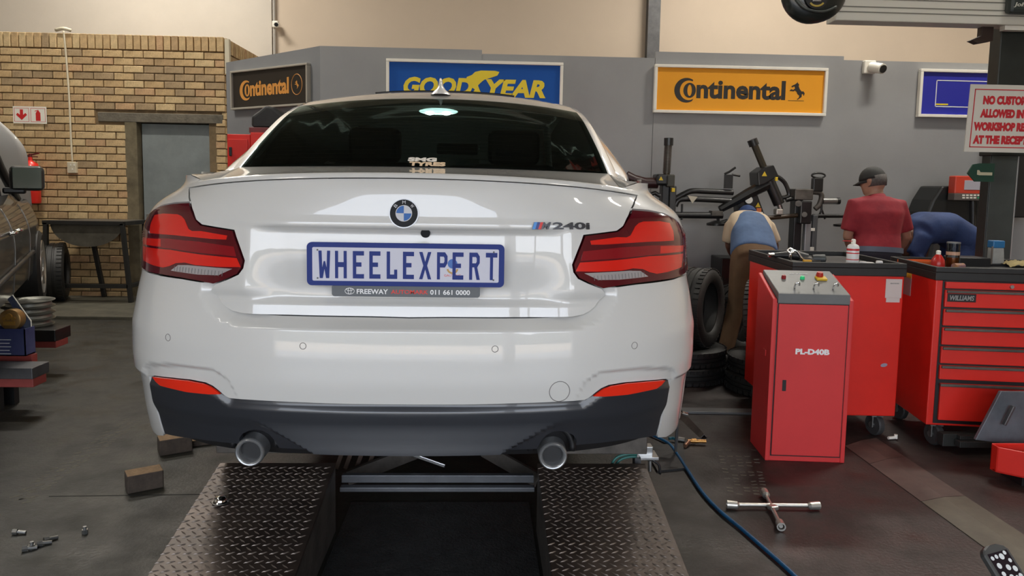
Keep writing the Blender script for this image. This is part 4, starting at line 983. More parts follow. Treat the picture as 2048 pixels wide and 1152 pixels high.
# --- tool cabinets
def caster(px, py, t, loc, s=1.):
    m_ = MB(); m_.lathe([(.02, -.02), (.058, -.02), (.065, -.012), (.065, .012), (.058, .02), (.02, .02)], V(loc)+V((0, 0, .065)), (.96, .28, 0), 26); w = m_.build('caster', mat('caster_rubber', (.04, .04, .04), .6), t, smooth='auto')
    m_ = MB(); m_.box(V(loc)+V((-.026, -.008, .0875)), (.006, .035, .07)); m_.box(V(loc)+V((.026, .008, .085)), (.004, .035, .07)); m_.box(V(loc)+V((0, 0, .120)), (.07, .06, .006)); m_.build('caster_fork', STEELD, w)
    MB().cyl(V(loc)+V((-.03, -.01, .065)), V(loc)+V((.03, .01, .065)), .018, n=14).build('caster_hub', STEELD, w)
HT = 1.035
def toolcab(label, FL, FR_dir, w, d, drawers, nm):
    t = localthing('tool_cabinet', label, 'cabinet', FL, FR_dir)
    MB().box2((0, 0, .135), (w, d, HT-.06)).build('body', RED, t, bevel=.006)
    m_ = MB(); rm = .03
    m_.box2((-.008, -.010, HT-.075), (w+.008, d+.01, HT-.03)); 
    for q in ((-.008, -.010, w+.008, .012), (-.008, d-.012, w+.008, d+.01), (-.008, .012, .014, d-.012), (w-.014, .012, w+.008, d-.012)): m_.box2((q[0], q[1], HT-.03), (q[2], q[3], HT))
    m_.build('worktop', mat('black_plastic_tray', (.018, .018, .017), .5, noise=.3), t, bevel=.004)
    for (x, y) in ((.08, .07), (w-.08, .07), (.08, d-.07), (w-.08, d-.07)): caster(0, 0, t, (x, y, 0))
    return t
FLA = P(1587, 527, 4.22); FLA.z = 0; FRA = P(1813, 535, 4.19); FRA.z = 0; exA = (FRA-FLA).normalized(); wA = (FRA-FLA).length-.008
ta = toolcab('red tool cabinet behind the control cabinet, plain side with a white sheet stuck on', FLA, exA, wA, .80, None, 'A')
MB().box2((wA-.105, -.003, HT-.20), (wA-.012, -.001, HT-.09)).build('paper_sheet', mat('paper', (.62, .55, .52), .8), ta); MB().box2((wA-.098, -.003, HT-.225), (wA-.02, -.001, HT-.195)).build('paper_sheet', mat('paper', (.6, .5, .5), .8), ta)
text('paper_print', 'SERVICE RECORD', (wA-.055, -.0035, HT-.115), X1, (0, 0, 1), .007, GREYP, ta, w=.05, depth=.0005)
m_ = MB(); m_.prism([(.02*cos(q), .011*sin(q)+.003*cos(q)) for q in np.linspace(0, 2*pi, 14)[:-1]], (wA-.085, -.001, .44), X1, (0, 0, 1), NF, .001); m_.build('paint_scuff', mat('scuff_grey', (.30, .28, .36), .6), ta)
YB0 = 4.04; FLB = P(1874.5, 532, YB0); FLB.z = 0; BLB = G(1815, 518, HT); 
sd_ = V((BLB.x-FLB.x, BLB.y-FLB.y, 0)).normalized(); exB = V((sd_.y, -sd_.x, 0))
fdir = V((1, .02, 0)).normalized(); dB = .62
exB = V((cos(R(-8)), sin(R(-8)), 0))
print('B side dir', sd_, BLB)
tb_ = toolcab('wide red tool cabinet with full-width drawers at the right edge', FLB, exB, 1.05, dB, None, 'B')
zr = lambda y: P(1890, y, YB0-.01).z
bands = [(563, 576), (579, 613), (617, 650), (654, 688), (692, 725), (729, 757), (765, 838)]
HND = mat('drawer_handle_strip', (.16, .15, .13), .4, .6, noise=.4)
MB().box2((.035, -.004, zr(846)), (1.02, -.001, zr(557))).build('drawer_gap', BLACKP, tb_)
for i, (ya, yb) in enumerate(bands):
    z1, z0_ = zr(ya), zr(yb); o = MB().box2((.045 if i < 6 else .055, -.022, z0_), (1.01, -.003, z1)).build('drawer', RED, tb_, bevel=.003)
    if i: MB().box2((.05, -.034, z1-.016), (1.005, -.020, z1-.001)).build('drawer_handle', HND, o, bevel=.003)
MB().cyl((.385, -.022, zr(569)), (.385, -.032, zr(569)), .010, n=18).build('lock', STEEL, tb_, smooth='auto')
lp = MB().box2((.055, -.026, zr(602)), (.205, -.022, zr(586))).build('name_plate', BLACKP, tb_, bevel=.002); text('lettering', 'WILLIAMS', (.130, -.0265, zr(594)), X1, (0, 0, 1), .028, STEEL, lp, w=.128, bold=.02, shear=.15)
MB().box((-.001, .40, HT-.145), (.003, .17, .13)).build('paper_sheet', mat('grey_label', (.35, .33, .31), .7), tb_); MB().box((-.002, .40, HT-.09), (.003, .17, .028)).build('paper_header', mat('yellow_label', (.65, .42, .03), .6), tb_)
# --- things on the cabinets
ZS = HT-.03
def on_a(px, py): g = G(px, py, ZS); return g
def lathe_thing(name, label, cat, loc, parts, group=None):
    t = thing(name, label, cat, loc, group=group)
    for nm, prof, mt in parts: MB().lathe(prof, (0, 0, 0), n=22).build(nm, mt, t, smooth='auto')
    return t
q = V((2.18, 4.33, ZS)); WCAN = mat('white_can', (.75, .74, .73), .35); CRED = mat('can_red', (.60, .03, .04), .4)
qx = P(1706, 500, 4.34)
t = lathe_thing('spray_can', 'white spray can with red print and a thin red straw, on the left tool cabinet', 'can', (qx.x, 4.34, ZS), [('can_body', [(.001, 0), (.034, 0), (.035, .004), (.035, .105), (.030, .120), (.018, .128)], WCAN), ('nozzle', [(.013, .126), (.013, .150), (.009, .158), (.001, .158)], SIGNW), ('red_band', [(.0353, .072), (.0353, .079)], CRED), ('red_band', [(.0353, .090), (.0353, .102)], CRED), ('red_band', [(.0353, .035), (.0353, .040)], CRED)])
MB().cyl((-.005, -.005, .146), (-.075, -.02, .147), .0022, n=8).build('straw', CRED, t)
for i, (px, py, r, h, lb) in enumerate(((1728, 521, .022, .028, 'white cap lying beside the spray can'), (1745, 523, .026, .022, 'second white cap right of the spray can'), (1768, 519, .02, .03, 'small white tub near the right end of the left cabinet'), (1668, 524, .014, .014, 'tiny white valve left of the spray can'))):
    x = P(px, py, 4.30).x; lathe_thing('plastic_cap', lb, 'cap', (x, 4.31+.02*i, ZS), [('cap_shell', [(.001, 0), (r, 0), (r, h*.8), (r*.8, h), (.001, h)], WCAN)])
# impact wrench (black) with chrome
x0 = P(1548, 505, 4.5).x
t = thing('impact_wrench', 'black air impact wrench lying on the left tool cabinet', 'tool', (x0, 4.50, ZS+.03)); m_ = MB(); m_.tube([(0, 0, .01), (.07, 0, .012), (.15, -.01, .010), (.20, -.02, .0)], [.016, .024, .030, .026], 14); m_.build('tool_body', BLACKP, t, smooth='auto'); MB().cyl((-.035, 0, .012), (.0, 0, .012), .013, n=14).build('socket', CHROME, t, smooth='auto'); m_ = MB(); m_.tube([(.14, -.01, .0), (.20, -.05, -.01), (.26, -.07, -.012)], .017, 10); m_.build('handle', GRIME, t, smooth=True)
x1_ = P(1640, 505, 4.45).x
t = thing('socket_adapter', 'dark round impact socket lying right of the wrench', 'tool', (x1_, 4.45, ZS+.028)); m_ = MB(); m_.lathe([(.001, 0), (.022, 0), (.026, .02), (.028, .07), (.022, .075)], (-.045, 0, 0), (1, -.2, 0), 10); m_.build('socket_body', mat('grey_socket', (.07, .075, .075), .5, .5), t, smooth='auto')
c = P(1581, 505, 4.38); t = thing('ring_spanner', 'bright chrome ring spanner propped over the black wrench', 'tool', (c.x, 4.38, ZS)); m_ = MB(); m_.tube([(0, 0, .0), (-.0, 0, .06), (.003, 0, .078)], .009, 10); m_.tube([(.0, 0, .078), (.018, -.002, .082), (.04, -.004, .074), (.06, -.006, .045), (.09, -.01, .02), (.12, -.012, .008)], .0075, 10, smooth=3); m_.build('spanner_body', CHROME, t, smooth=True)
m_ = MB(); m_.tube([(0, .0, .078)]*1+[(.018*cos(q), .018*sin(q)*.5, .080+.012*sin(q)) for q in np.linspace(0, 2*pi, 13)], .006, 8); m_.build('spanner_ring', CHROME, t, smooth=True)
pbo('yellow_tag', 1608, 520, 1624, 526, 4.30, .02, mat('amber_plastic', (.75, .38, .03), .4), None, .002, label='small amber plastic tag on the left cabinet tray', cat='tag')
# on the right cabinet
def bx_(px, Y): return P(px, 520, Y).x
t = thing('orange_tray', 'shallow orange tray on the right tool cabinet beside the red bottle', 'tray', (bx_(1840, 4.48), 4.50, ZS)); m_ = MB(); m_.box((0, 0, .004), (.20, .10, .006)); [m_.box((0, s*.05, .012), (.20, .005, .022)) for s in (-1, 1)]; [m_.box((s*.10, 0, .012), (.005, .10, .022)) for s in (-1, 1)]; m_.build('tray_body', mat('orange_plastic', (.72, .13, .02), .45), t, bevel=.002)
REDB = mat('red_bottle_plastic', (.50, .02, .015), .3)
lathe_thing('red_bottle', 'squat red squeeze bottle with white cap on the right cabinet corner', 'bottle', (bx_(1876, 4.26), 4.26, ZS), [('bottle_body', [(.001, 0), (.036, 0), (.038, .02), (.034, .05), (.018, .075), (.012, .082)], REDB), ('cap', [(.013, .080), (.013, .100), (.006, .104), (.001, .104)], SIGNW)])
JR = glassmat('jar_glass', (.55, .6, .6), 1.3)
t = lathe_thing('paste_jar', 'tall clear jar half filled with copper paste on the right cabinet', 'jar', (bx_(1905, 4.30), 4.30, ZS), [('jar_wall', [(.001, .002), (.036, .002), (.036, .148), (.033, .150)], JR), ('paste', [(.001, .004), (.034, .004), (.034, .060), (.001, .062)], mat('copper_paste', (.38, .10, .02), .25, .5)), ('label_band', [(.0365, .075), (.0365, .095)], mat('jar_label', (.50, .30, .20), .6)), ('lid', [(.037, .143), (.037, .151), (.001, .152)], GREYP)])
t = thing('small_can', 'small can lying on its side in front of the paste jar', 'can', (bx_(1925, 4.16), 4.18, ZS+.018)); m_ = MB(); m_.lathe([(.001, 0), (.019, 0), (.019, .07), (.001, .07)], (-.035, 0, 0), (1, .3, 0), 18); m_.build('can_body', mat('violet_can', (.10, .07, .22), .4, c2=(.5, .25, .05), nscale=40), t, smooth='auto')
pbo('black_case', 1918, 516, 1982, 536, 4.38, .16, BLACKP, None, .006, label='flat black case on the right cabinet behind the can', cat='case')
t = thing('dispenser', 'grey dispenser with blue cap leaning on the right cabinet', 'dispenser', (bx_(2000, 4.40), 4.42, ZS)); m_ = MB(); m_.prism([(-.035, .0), (.045, .0), (.035, .10), (-.035, .10)], (0, 0, .012), X1, (0, 0, 1), (0, 1, 0), .05); m_.build('dispenser_body', mat('dirty_white', (.36, .36, .34), .6, noise=.4), t, bevel=.006); MB().box2((-.038, -.003, .11), (.038, .053, .155)).build('cap', mat('blue_cap', (.02, .14, .32), .4), t, bevel=.006); MB().box2((-.045, -.005, .0), (-.036, .0, .12)).build('straw', STEEL, t); MB().box((0, .02, .006), (.12, .09, .012)).build('foot', BLACKP, t)
t = thing('rag', 'crumpled yellowish rag at the right end of the right cabinet', 'rag', (bx_(2046, 4.35), 4.40, ZS)); m_ = MB(); rr_ = random.Random(3)
nn_ = 14; pts = [((i/(nn_-1)-.5)*.17, (j/(nn_-1)-.5)*.13, max(0, .035*(1-((i/6.5-1)**2+(j/6.5-1)**2)*.5)+rr_.uniform(-.009, .009))+.002) for j in range(nn_) for i in range(nn_)]; m_.add(pts, gridf(nn_, nn_)); m_.build('cloth', mat('yellow_rag', (.38, .30, .13), .9, noise=.4), t, smooth=True)
# ================================================================== COLUMN WITH CAMERA BEAM
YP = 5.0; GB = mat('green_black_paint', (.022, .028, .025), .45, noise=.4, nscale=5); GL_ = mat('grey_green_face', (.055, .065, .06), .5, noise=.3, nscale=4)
a = P(1985, 300, YP); b = P(2037, 300, YP)
t = thing('alignment_column', 'black steel column carrying a white camera beam at the right', 'column')
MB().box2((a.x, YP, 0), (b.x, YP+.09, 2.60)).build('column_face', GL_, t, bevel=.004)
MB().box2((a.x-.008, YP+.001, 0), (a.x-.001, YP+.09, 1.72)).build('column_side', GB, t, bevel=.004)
MB().box2((a.x-.01, YP-.012, 1.72), (b.x+.045, YP+.10, 2.56)).build('column_head', GB, t, bevel=.006)
MB().box2((a.x-.02, YP-.02, 1.70), (b.x+.055, YP+.11, 1.93)).build('column_collar', GB, t, bevel=.006)
MB().box2((b.x, YP-.003, 0), (b.x+.006, YP+.1, 1.9)).build('edge_strip', mat('pale_edge', (.4, .4, .38), .5), t)
m_ = MB(); bz = P(1972, 72, YP-.05); m_.prism([(-.10, -.03), (-.03, .0), (-.03, .06), (.05, .06), (.05, -.03), (-.05, -.05)], bz, X1, (0, 0, 1), (0, 1, 0), .05); m_.build('bracket', mat('dark_brown_bracket', (.03, .015, .01), .5), t, bevel=.003)
bm0 = P(1665, 20, YP-.12); bz1 = P(1850, 45, YP-.12).z; AL = mat('pale_aluminium', (.70, .68, .60), .45)
bmo = MB(); zt_ = 2.75; bmo.box2((2.27, YP-.12, bz1), (4.55, YP+.02, bz1+.28)); bo = bmo.build('camera_beam', AL, t, bevel=.006)
for dz in (.052, .085, .135): MB().box2((2.27, YP-.124, bz1+dz), (4.55, YP-.119, bz1+dz+.006)).build('beam_groove', mat('groove_dark', (.20, .19, .16), .6), bo)
MB().box2((P(2008, 20, YP-.13).x, YP-.19, P(2020, 30, YP-.13).z), (4.1, YP-.12, 2.85)).build('centre_box', mat('dark_green_grey', (.035, .045, .042), .4), bo, bevel=.025)
text('lettering', 'John', P(2043, 10, YP-.19), X1, (0, 0, 1), .032, mat('pale_print', (.6, .62, .55), .5), bo, w=.10, bold=.02, shear=.2)
MB().box2((P(2010, 53, YP-.1).x, YP-.10, P(2020, 60, YP-.1).z), (3.95, YP-.05, P(2020, 48, YP-.1).z)).build('scale_strip', SIGNW, bo)
# camera pod at the beam end
pc_ = P(1627, -12, YP-.2); PODM = mat('pod_black', (.016, .02, .018), .3, coat=.3)
m_ = MB(); n1, n2 = 36, 18; vs = []
for j in range(n2+1):
    ph = -pi/2+pi*j/n2
    for i in range(n1):
        th = 2*pi*i/n1; x = .208*cos(th)*abs(cos(ph))**.6; z = .185*sin(th)*abs(cos(ph))**.6*(1.0 if sin(th) > 0 else 1.0); x += -.02*sin(th)*abs(x)/.2
        vs.append(pc_+V((x+.035*(sin(th) > 0)*0, .07*sin(ph)-.0, z+.02*cos(th))))
m_.add(vs, [(j*n1+i, j*n1+(i+1) % n1, (j+1)*n1+(i+1) % n1, (j+1)*n1+i) for j in range(n2) for i in range(n1)]); po = m_.build('camera_pod', PODM, bo, smooth=True)
pp = pc_+V((-.015, -.085, -.04)); m_ = MB(); m_.cyl(pp, pp+V((0, .06, 0)), .072, n=26); m_.build('lens_ring', BLACKP, po, smooth='auto'); m_ = MB(); m_.tube([pp+V((.055*cos(q), -.004, .055*sin(q))) for q in np.linspace(-2.4, -.7, 9)], .006, 6); m_.build('lens_mark', mat('gold_mark', (.6, .45, .1), .4), po)
m_ = MB(); m_.box(pp+V((0, -.004, .0)), (.055, .008, .06)); m_.build('lens_window', STEEL, po, bevel=.006)
m_ = MB(); m_.tube([pc_+V((-.14, -.066, -.05)), pc_+V((-.08, -.080, -.11)), pc_+V((.03, -.078, -.125)), pc_+V((.12, -.066, -.09))], .009, 6, smooth=4); m_.build('pod_ridge', mat('ridge_grey', (.06, .07, .065), .3), po, smooth=True)
# NO CUSTOMERS sign
ys = 4.72; c = P(2016, 238, ys); sw_, sh = .54, .425
t = thing('notice_board', 'white notice board with red capitals fixed to the black column', 'sign'); cc = V((c.x, ys, c.z))
tilt = R(-2.0); e1 = V((cos(0), 0, 0)); e2 = V((0.03, 0, 1)).normalized()
poly_part('board', [(-sw_/2, -sh/2), (sw_/2, -sh/2), (sw_/2, sh/2), (-sw_/2, sh/2)], cc, e1, e2, mat('notice_white', (.66, .63, .56), .5, noise=.08, nscale=3), t, d=.006)
NR = mat('notice_red', (.55, .02, .03), .5); fc = cc+NF*.0065
m_ = MB(); 
for (x0, x1, y0, y1) in ((-.24, .24, .178, .184), (-.24, .24, -.184, -.178), (-.24, -.234, -.184, .184), (.234, .24, -.184, .184)): m_.prism([(x0, y0), (x1, y0), (x1, y1), (x0, y1)], fc, e1, e2, NF, .001)
m_.build('border_line', NR, t)
for i, (s, w) in enumerate((('NO CUSTOMERS', .365), ('ALLOWED IN THE', .385), ('WORKSHOP REPORT', .455), ('AT THE RECEPTION', .445))):
    text('lettering', s, fc+e2*(.115-.083*i)+e1*.003, e1, e2, .056, NR, t, w=w, bold=.075, depth=.001)
# green arrow sign
t = thing('arrow_sign', 'small dark green arrow board pointing left on the black column', 'sign'); gc = P(1962, 347, YP-.04); GS = mat('sign_green', (.012, .06, .038), .45)
poly_part('board', [(-.10, .0), (-.065, .06), (-.02, .068), (.085, .068), (.085, -.055), (-.045, -.055)], gc, X1, (0, 0, 1), GS, t, d=.01)
poly_part('numeral', [(-.035, -.008), (-.02, -.012), (.07, -.012), (.07, .008), (-.012, .008), (-.022, .022), (-.035, .022)], gc+NF*.0105+V((0.0, 0, 0)), X1, (0, 0, 1), mat('cream_print', (.6, .55, .38), .6), t)
# tall black cupboard right of the column
pbo('cupboard_x', 2038, 175, 2110, 436, 6.6, .4, BLACKP, None, .01).name = 'black_cupboard'
tag(bpy.data.objects['black_cupboard'], 'black wall unit seen just right of the column', 'cupboard')
# ================================================================== FLOOR THINGS RIGHT
# cable cover strip of three lengths
l0, r0_ = G(1690, 893), G(1752, 877); l1, r1_ = G(1985, 1108), G(2100, 1105)
CV = [mat('cover_brown', (.12, .075, .062), .6, noise=.5, nscale=6), mat('cover_grey', (.115, .080, .068), .6, noise=.4, nscale=6), mat('cover_green_grey', (.135, .12, .088), .65, noise=.35, nscale=6)]
for i, (f0, f1, lb) in enumerate(((0, .22, 'reddish far length of the steel floor channel cover, beside the control cabinet'), (.223, .60, 'longest middle length of the steel floor channel cover'), (.603, 1.15, 'greenish near length of the floor channel cover, under the dotted target'))):
    a, b = l0.lerp(l1, f0), l0.lerp(l1, f1); c_, d_ = r0_.lerp(r1_, f0), r0_.lerp(r1_, f1); m_ = MB(); z = .012
    mid0, mid1 = (a+c_)/2, (b+d_)/2; dz = V((0, 0, z)); up_z = V((0, 0, .004))
    m_.add([a, b, mid1, mid0, c_, d_, a+up_z, b+up_z, mid1+dz, mid0+dz, c_+up_z, d_+up_z], [(0, 1, 7, 6), (6, 7, 8, 9), (9, 8, 11, 10), (10, 11, 5, 4), (0, 6, 9, 10, 4, 3), (1, 2, 5, 11, 8, 7), (0, 3, 2, 1), (3, 4, 5, 2)])
    m_.build('channel_cover', CV[i], label=lb, cat='floor plate', group='floor channel cover lengths')
# dark steel threshold bar on the floor behind
a, b = G(1340, 823), G(1496, 827); bar('threshold_bar', a+V((0, 0, .008)), b+V((.3, 0, .008)), .09, .016, GREYP, None, label='flat grey steel bar lying on the floor in front of the tyres', cat='bar')
# angle iron
a, b = G(1362, 830)+V((0, 0, .03)), G(1408, 876)+V((0, 0, .02)); d = (b-a).normalized(); sx = d.cross(V((0, 0, 1))).normalized()
m_ = MB(); m_.prism([(-.035, 0), (0, .035), (.035, 0), (.030, -.002), (0, .028), (-.030, -.002)], a-V((0, 0, .03)), sx, (0, 0, 1), d, (b-a).length); m_.build('angle_iron', GRIME, label='length of dark angle iron on the floor beyond the bumper corner', cat='angle iron')
# rubber mat beneath the corner
m_ = MB(); m_.prism([(g.x, g.y) for g in (G(1285, 895), G(1366, 890), G(1372, 940), G(1315, 946))], (0, 0, 0), (1, 0, 0), (0, 1, 0), (0, 0, 1), .012); m_.build('rubber_flap', RUB, label='black rubber flap on the floor under the right end of the bumper', cat='mat')
# blue hose
HB = mat('blue_hose', (.010, .10, .23), .4, noise=.3)
pts = [G(px, py, .012) for px, py in ((1300, 868), (1335, 885), (1352, 905), (1375, 940), (1405, 985), (1440, 1022), (1480, 1055), (1530, 1098), (1590, 1152), (1650, 1215))]
t = thing('air_hose', 'blue air hose snaking over the floor from the bumper to the camera', 'hose'); m_ = MB(); m_.tube(pts, .0085, 8, smooth=6); m_.build('hose_tube', HB, t, smooth=True)
t = thing('air_fitting', 'brass and steel air fitting lying on the floor right of the bumper corner', 'fitting'); z_ = .02
m_ = MB(); m_.tube([G(1338, 877, z_), G(1345, 876, z_), G(1357, 880, z_)], .009, 10); m_.build('hose_tail', mat('teal_hose', (.02, .10, .13), .4), t); m_ = MB(); m_.cyl(G(1357, 879, z_), G(1370, 881, z_), .016, n=14); m_.build('coupling', STEEL, t, smooth='auto'); m_ = MB(); m_.cyl(G(1375, 882, z_), G(1412, 883, z_), .010, n=12); m_.cyl(G(1383, 882, z_), G(1392, 882, z_), .014, n=8); m_.build('brass_stem', mat('brass', (.48, .25, .08), .3, .9), t, smooth='auto'); m_ = MB(); m_.cyl(G(1378, 883, z_), G(1370, 892, .012), .011, n=12); m_.build('branch', mat('dull_copper', (.30, .16, .10), .4, .7), t, smooth='auto')
t = thing('socket_bar', 'small chrome socket on a bar behind the bumper corner', 'tool'); m_ = MB(); m_.cyl(P(1352, 826, 3.9), P(1366, 826, 3.9), .004, n=8); m_.build('bar', CHROME, t); m_ = MB(); m_.cyl(P(1364, 826, 3.9), P(1375, 829, 3.9), .011, n=14); m_.build('socket', CHROME, t, smooth='auto'); m_ = MB(); pb(m_, 1345, 808, 1360, 822, 4.0, .03); m_.build('red_grip', RED, t, bevel=.004); m_ = MB(); m_.cyl(P(1356, 829, 3.9), V((P(1356, 829, 3.9).x, 3.92, .0)), .008, n=8); m_.build('stand_pin', DKSTEEL, t)
# bracket with green hose under the bumper
t = thing('jack_bracket', 'bright steel bracket at the end of the lift under the right bumper corner', 'bracket'); yy = 3.05
m_ = MB(); pb(m_, 1274, 894, 1306, 916, yy, .05); m_.build('bracket_plate', STEEL, t, bevel=.003); m_ = MB(); pb(m_, 1281, 915, 1318, 921, yy-.03, .09); m_.build('bracket_lip', STEEL, t, bevel=.002); m_ = MB(); m_.cyl(P(1300, 921, yy), P(1300, 942, yy), .008, n=12); m_.build('bolt', STEELD, t); m_ = MB(); m_.tube([P(1305, 920, yy), P(1318, 930, yy), P(1320, 948, yy)], .006, 8, smooth=3); m_.build('cable', BLACKP, t, smooth=True); m_ = MB(); pb(m_, 1270, 905, 1282, 935, yy+.02, .05); m_.build('bracket_leg', DKSTEEL, t)
GH = mat('green_hose', (.03, .14, .12), .4)
MB().tube([P(1274, 908, yy), P(1255, 908, yy), P(1235, 914, yy), P(1225, 926, yy), P(1226, 937, yy)], .006, 8, smooth=4).build('green_hose', GH, label='outer of two thin green hoses curving beside the steel bracket', cat='hose', smooth=True)
MB().tube([P(1274, 913, yy+.02), P(1256, 914, yy+.02), P(1240, 920, yy+.02), P(1231, 932, yy+.02), P(1233, 940, yy+.02)], .006, 8, smooth=4).build('green_hose', GH, label='inner shorter thin green hose beside the steel bracket', cat='hose', smooth=True)
# cross wheel wrench
WR = mat('satin_chrome', (.62, .60, .55), .32, .85); t = thing('wheel_wrench', 'chrome cross wheel wrench lying on the brown floor', 'wrench'); z_ = .022
c = G(1546, 1015, z_); L0, R0, U0, D0 = G(1458, 1009, z_), G(1634, 1011, z_), G(1529, 985, z_), G(1562, 1052, z_)
for nm, a, b in (('arm', L0, R0), ('arm', U0, D0)):
    m_ = MB(); m_.cyl(a, b, .0088, n=12); m_.build(nm, WR, t, smooth='auto')
for p in (L0, R0, U0, D0):
    d = (p-c).normalized(); m_ = MB(); m_.lathe([(.008, -.045), (.0175, -.035), (.0190, .010), (.0135, .010), (.012, -.015)], p, d, 18); m_.build('socket_end', WR, t, smooth='auto')
m_ = MB(); m_.box(c, (.042, .034, .020), Matrix.Rotation(.3, 3, 'Z')); m_.build('centre_boss', WR, t, bevel=.006)
# red jack tray at the right edge with grey wedge plate
t = thing('trolley_jack', 'red steel jack tray at the right edge with a grey clamp', 'jack')
g0 = G(1998, 925); top_z = .17
m_ = MB(); q0 = P(1995, 905, 3.55); MB()
m_.prism([(0, 0), (.35, -.30), (.9, -.30), (.9, .2), (.0, .03)], (q0.x, q0.y, .05), (1, 0, 0), (0, 1, 0), (0, 0, 1), .012)
m_.prism([(0, 0), (.35, -.30), (.358, -.29), (.008, .008)], (q0.x, q0.y, .05), (1, 0, 0), (0, 1, 0), (0, 0, 1), .13)
m_.prism([(0, 0), (.01, 0), (.01, .05), (.0, .05)], (q0.x, q0.y, .05), (1, 0, 0), (0, 1, 0), (0, 0, 1), .13); m_.box2((q0.x, q0.y+.04, .05), (q0.x+.9, q0.y+.05, .185))
m_.build('tray', RED, t, bevel=.004); MB().box2((q0.x+.12, q0.y-.03, .06), (q0.x+.22, q0.y+.03, .15)).build('clamp', mat('clamp_grey', (.18, .2, .2), .5), t, bevel=.01); MB().box2((q0.x+.1, q0.y-.05, 0), (q0.x+.5, q0.y+.1, .05)).build('foot', BLKM, t)
m_ = MB(); yy = 3.72; m_.prism([tuple((P(px, py, yy).x, P(px, py, yy).z)) for px, py in ((1951, 880), (2002, 783), (2110, 785), (2110, 900))], (0, yy, 0), (1, 0, 0), (0, 0, 1), (0, 1, 0), .02)
o = m_.build('wedge_plate', mat('blue_grey_plate', (.13, .15, .17), .45, .2, noise=.4, nscale=5), bevel=.003, label='blue-grey steel wedge plate standing in front of the wide tool cabinet', cat='plate')
bar('lever', P(2008, 850, yy-.03), P(2027, 812, yy-.03), .022, .014, DKSTEEL, o)
t = thing('low_rail', 'dark low rail on the floor under the wide tool cabinet', 'rail'); 
for k, (x0, x1, y0, y1) in enumerate(((1886, 1990, 868, 893), (1920, 1996, 872, 880), (1920, 2000, 884, 896))):
    pbo('rail_bar', x0, y0, x1, y1, 3.98-.03*k, .05, mat('rail_grey', (.03, .032, .03), .5), t)
t = thing('white_clip', 'small white plastic valve on the floor between the casters', 'clip', G(1783, 880)); m_ = MB(); m_.cyl((-.02, 0, .012), (.03, .01, .012), .009, n=10); m_.cyl((.03, .01, .006), (.03, .01, .03), .010, n=10); m_.build('clip_body', SIGNW, t, smooth='auto')
# dotted alignment target, bottom right
tc0 = P(2003, 1140, 2.15); t = thing('alignment_target', 'dark alignment target panel with white dots, bottom right corner', 'target')
e1 = V((.95, .30, .05)).normalized(); n_ = V((-.18, -.75, .62)); n_ = (n_-e1*n_.dot(e1)).normalized(); e2 = n_.cross(e1).normalized()
w2, h2 = .052, .085
shp = [(-w2, -.11), (w2, -.11), (w2, .050), (w2*.8, .064), (w2*.4, .072), (-w2*.4, .072), (-w2*.8, .064), (-w2, .050)]
o0 = tc0; poly_part('housing', shp, o0, e1, e2, mat('target_housing', (.07, .07, .068), .45), t, d=.022).modifiers.new('b', 'BEVEL').width = .004
poly_part('target_face', [(-w2*.78, -.11), (w2*.78, -.11), (w2*.78, .048), (-w2*.78, .048)], o0+n_*.0221, e1, e2, mat('target_face', (.012, .006, .012), .35), t, d=.001)
for (x, y, r) in ((-.030, .034, .0062), (-.013, .036, .0062), (.006, .033, .0092), (.024, .041, .0062), (-.022, .010, .0085), (.006, .0, .0085), (.027, .017, .0062), (.027, -.008, .0085), (-.024, -.014, .0072), (-.002, -.028, .0085), (.016, -.032, .006), (.031, -.03, .0072)):
    disc('target_dot', o0+n_*.0232+e1*x*1.05+e2*y, e1, e2, 0, r, 0, 360, mat('reflective_white', (.75, .78, .78), .4), t, 0, .0006, 20)
MB().cyl(o0-n_*.01, V((o0.x, o0.y+.05, .0)), .018, n=14).build('stand', BLKM, t)
# ================================================================== TYRES
TYM = mat('tyre_rubber', (.020, .020, .019), .55, noise=.35, nscale=6, bump=.2)
def tyre_me(name='tyre'):
    pass
def tyre(loc, axis, Rr, w, label, group, ri=None, seed=0):
    ri = ri or Rr*.63; t = thing('tyre', label, 'tyre', loc, group=group); h = w/2
    pf = [(ri, -h*.80), (ri+.015, -h*.98), ((ri+Rr)/2, -h*1.06), (Rr-.022, -h*.98), (Rr-.006, -h*.80)]
    for g in (-.45, -.12, .12, .45):
        pf += [(Rr-.0005*abs(g), (g-.045)*w), (Rr-.009, (g-.03)*w), (Rr-.009, (g+.03)*w), (Rr-.0005, (g+.045)*w)] if abs(g) < .4 else [(Rr-.004, g*w*.95)]
    pf = sorted(pf[5:], key=lambda p: p[1]); pf = [(ri, -h*.80), (ri+.015, -h*.98), ((ri+Rr)/2, -h*1.06), (Rr-.022, -h*.98), (Rr-.006, -h*.86)]+[p for p in pf if abs(p[1]) < h*.84]+[(Rr-.006, h*.86), (Rr-.022, h*.98), ((ri+Rr)/2, h*1.06), (ri+.015, h*.98), (ri, h*.80), (ri+.012, h*.70), (Rr-.035, h*.5), (Rr-.03, 0), (Rr-.035, -h*.5), (ri+.012, -h*.70), (ri, -h*.8)]
    MB().lathe(pf, (0, 0, 0), axis, 48).build('carcass', TYM, t, smooth='auto')
    ax = V(axis).normalized(); x = ax.orthogonal().normalized(); y = ax.cross(x); m_ = MB(); n = 44
    for k in range(n):
        for sgn in (-1, 1):
            a = 2*pi*(k+.5*(sgn > 0))/n; rad_ = x*cos(a)+y*sin(a); tan_ = ax.cross(rad_); rot = Matrix((ax, tan_, rad_)).transposed()
            m_.box(rad_*(Rr+.0005)+ax*(sgn*h*.72), (w*.20, 2*pi*Rr/n*.72, .008), rot)
    m_.build('tread_blocks', TYM, t, kind='stuff')
    return t
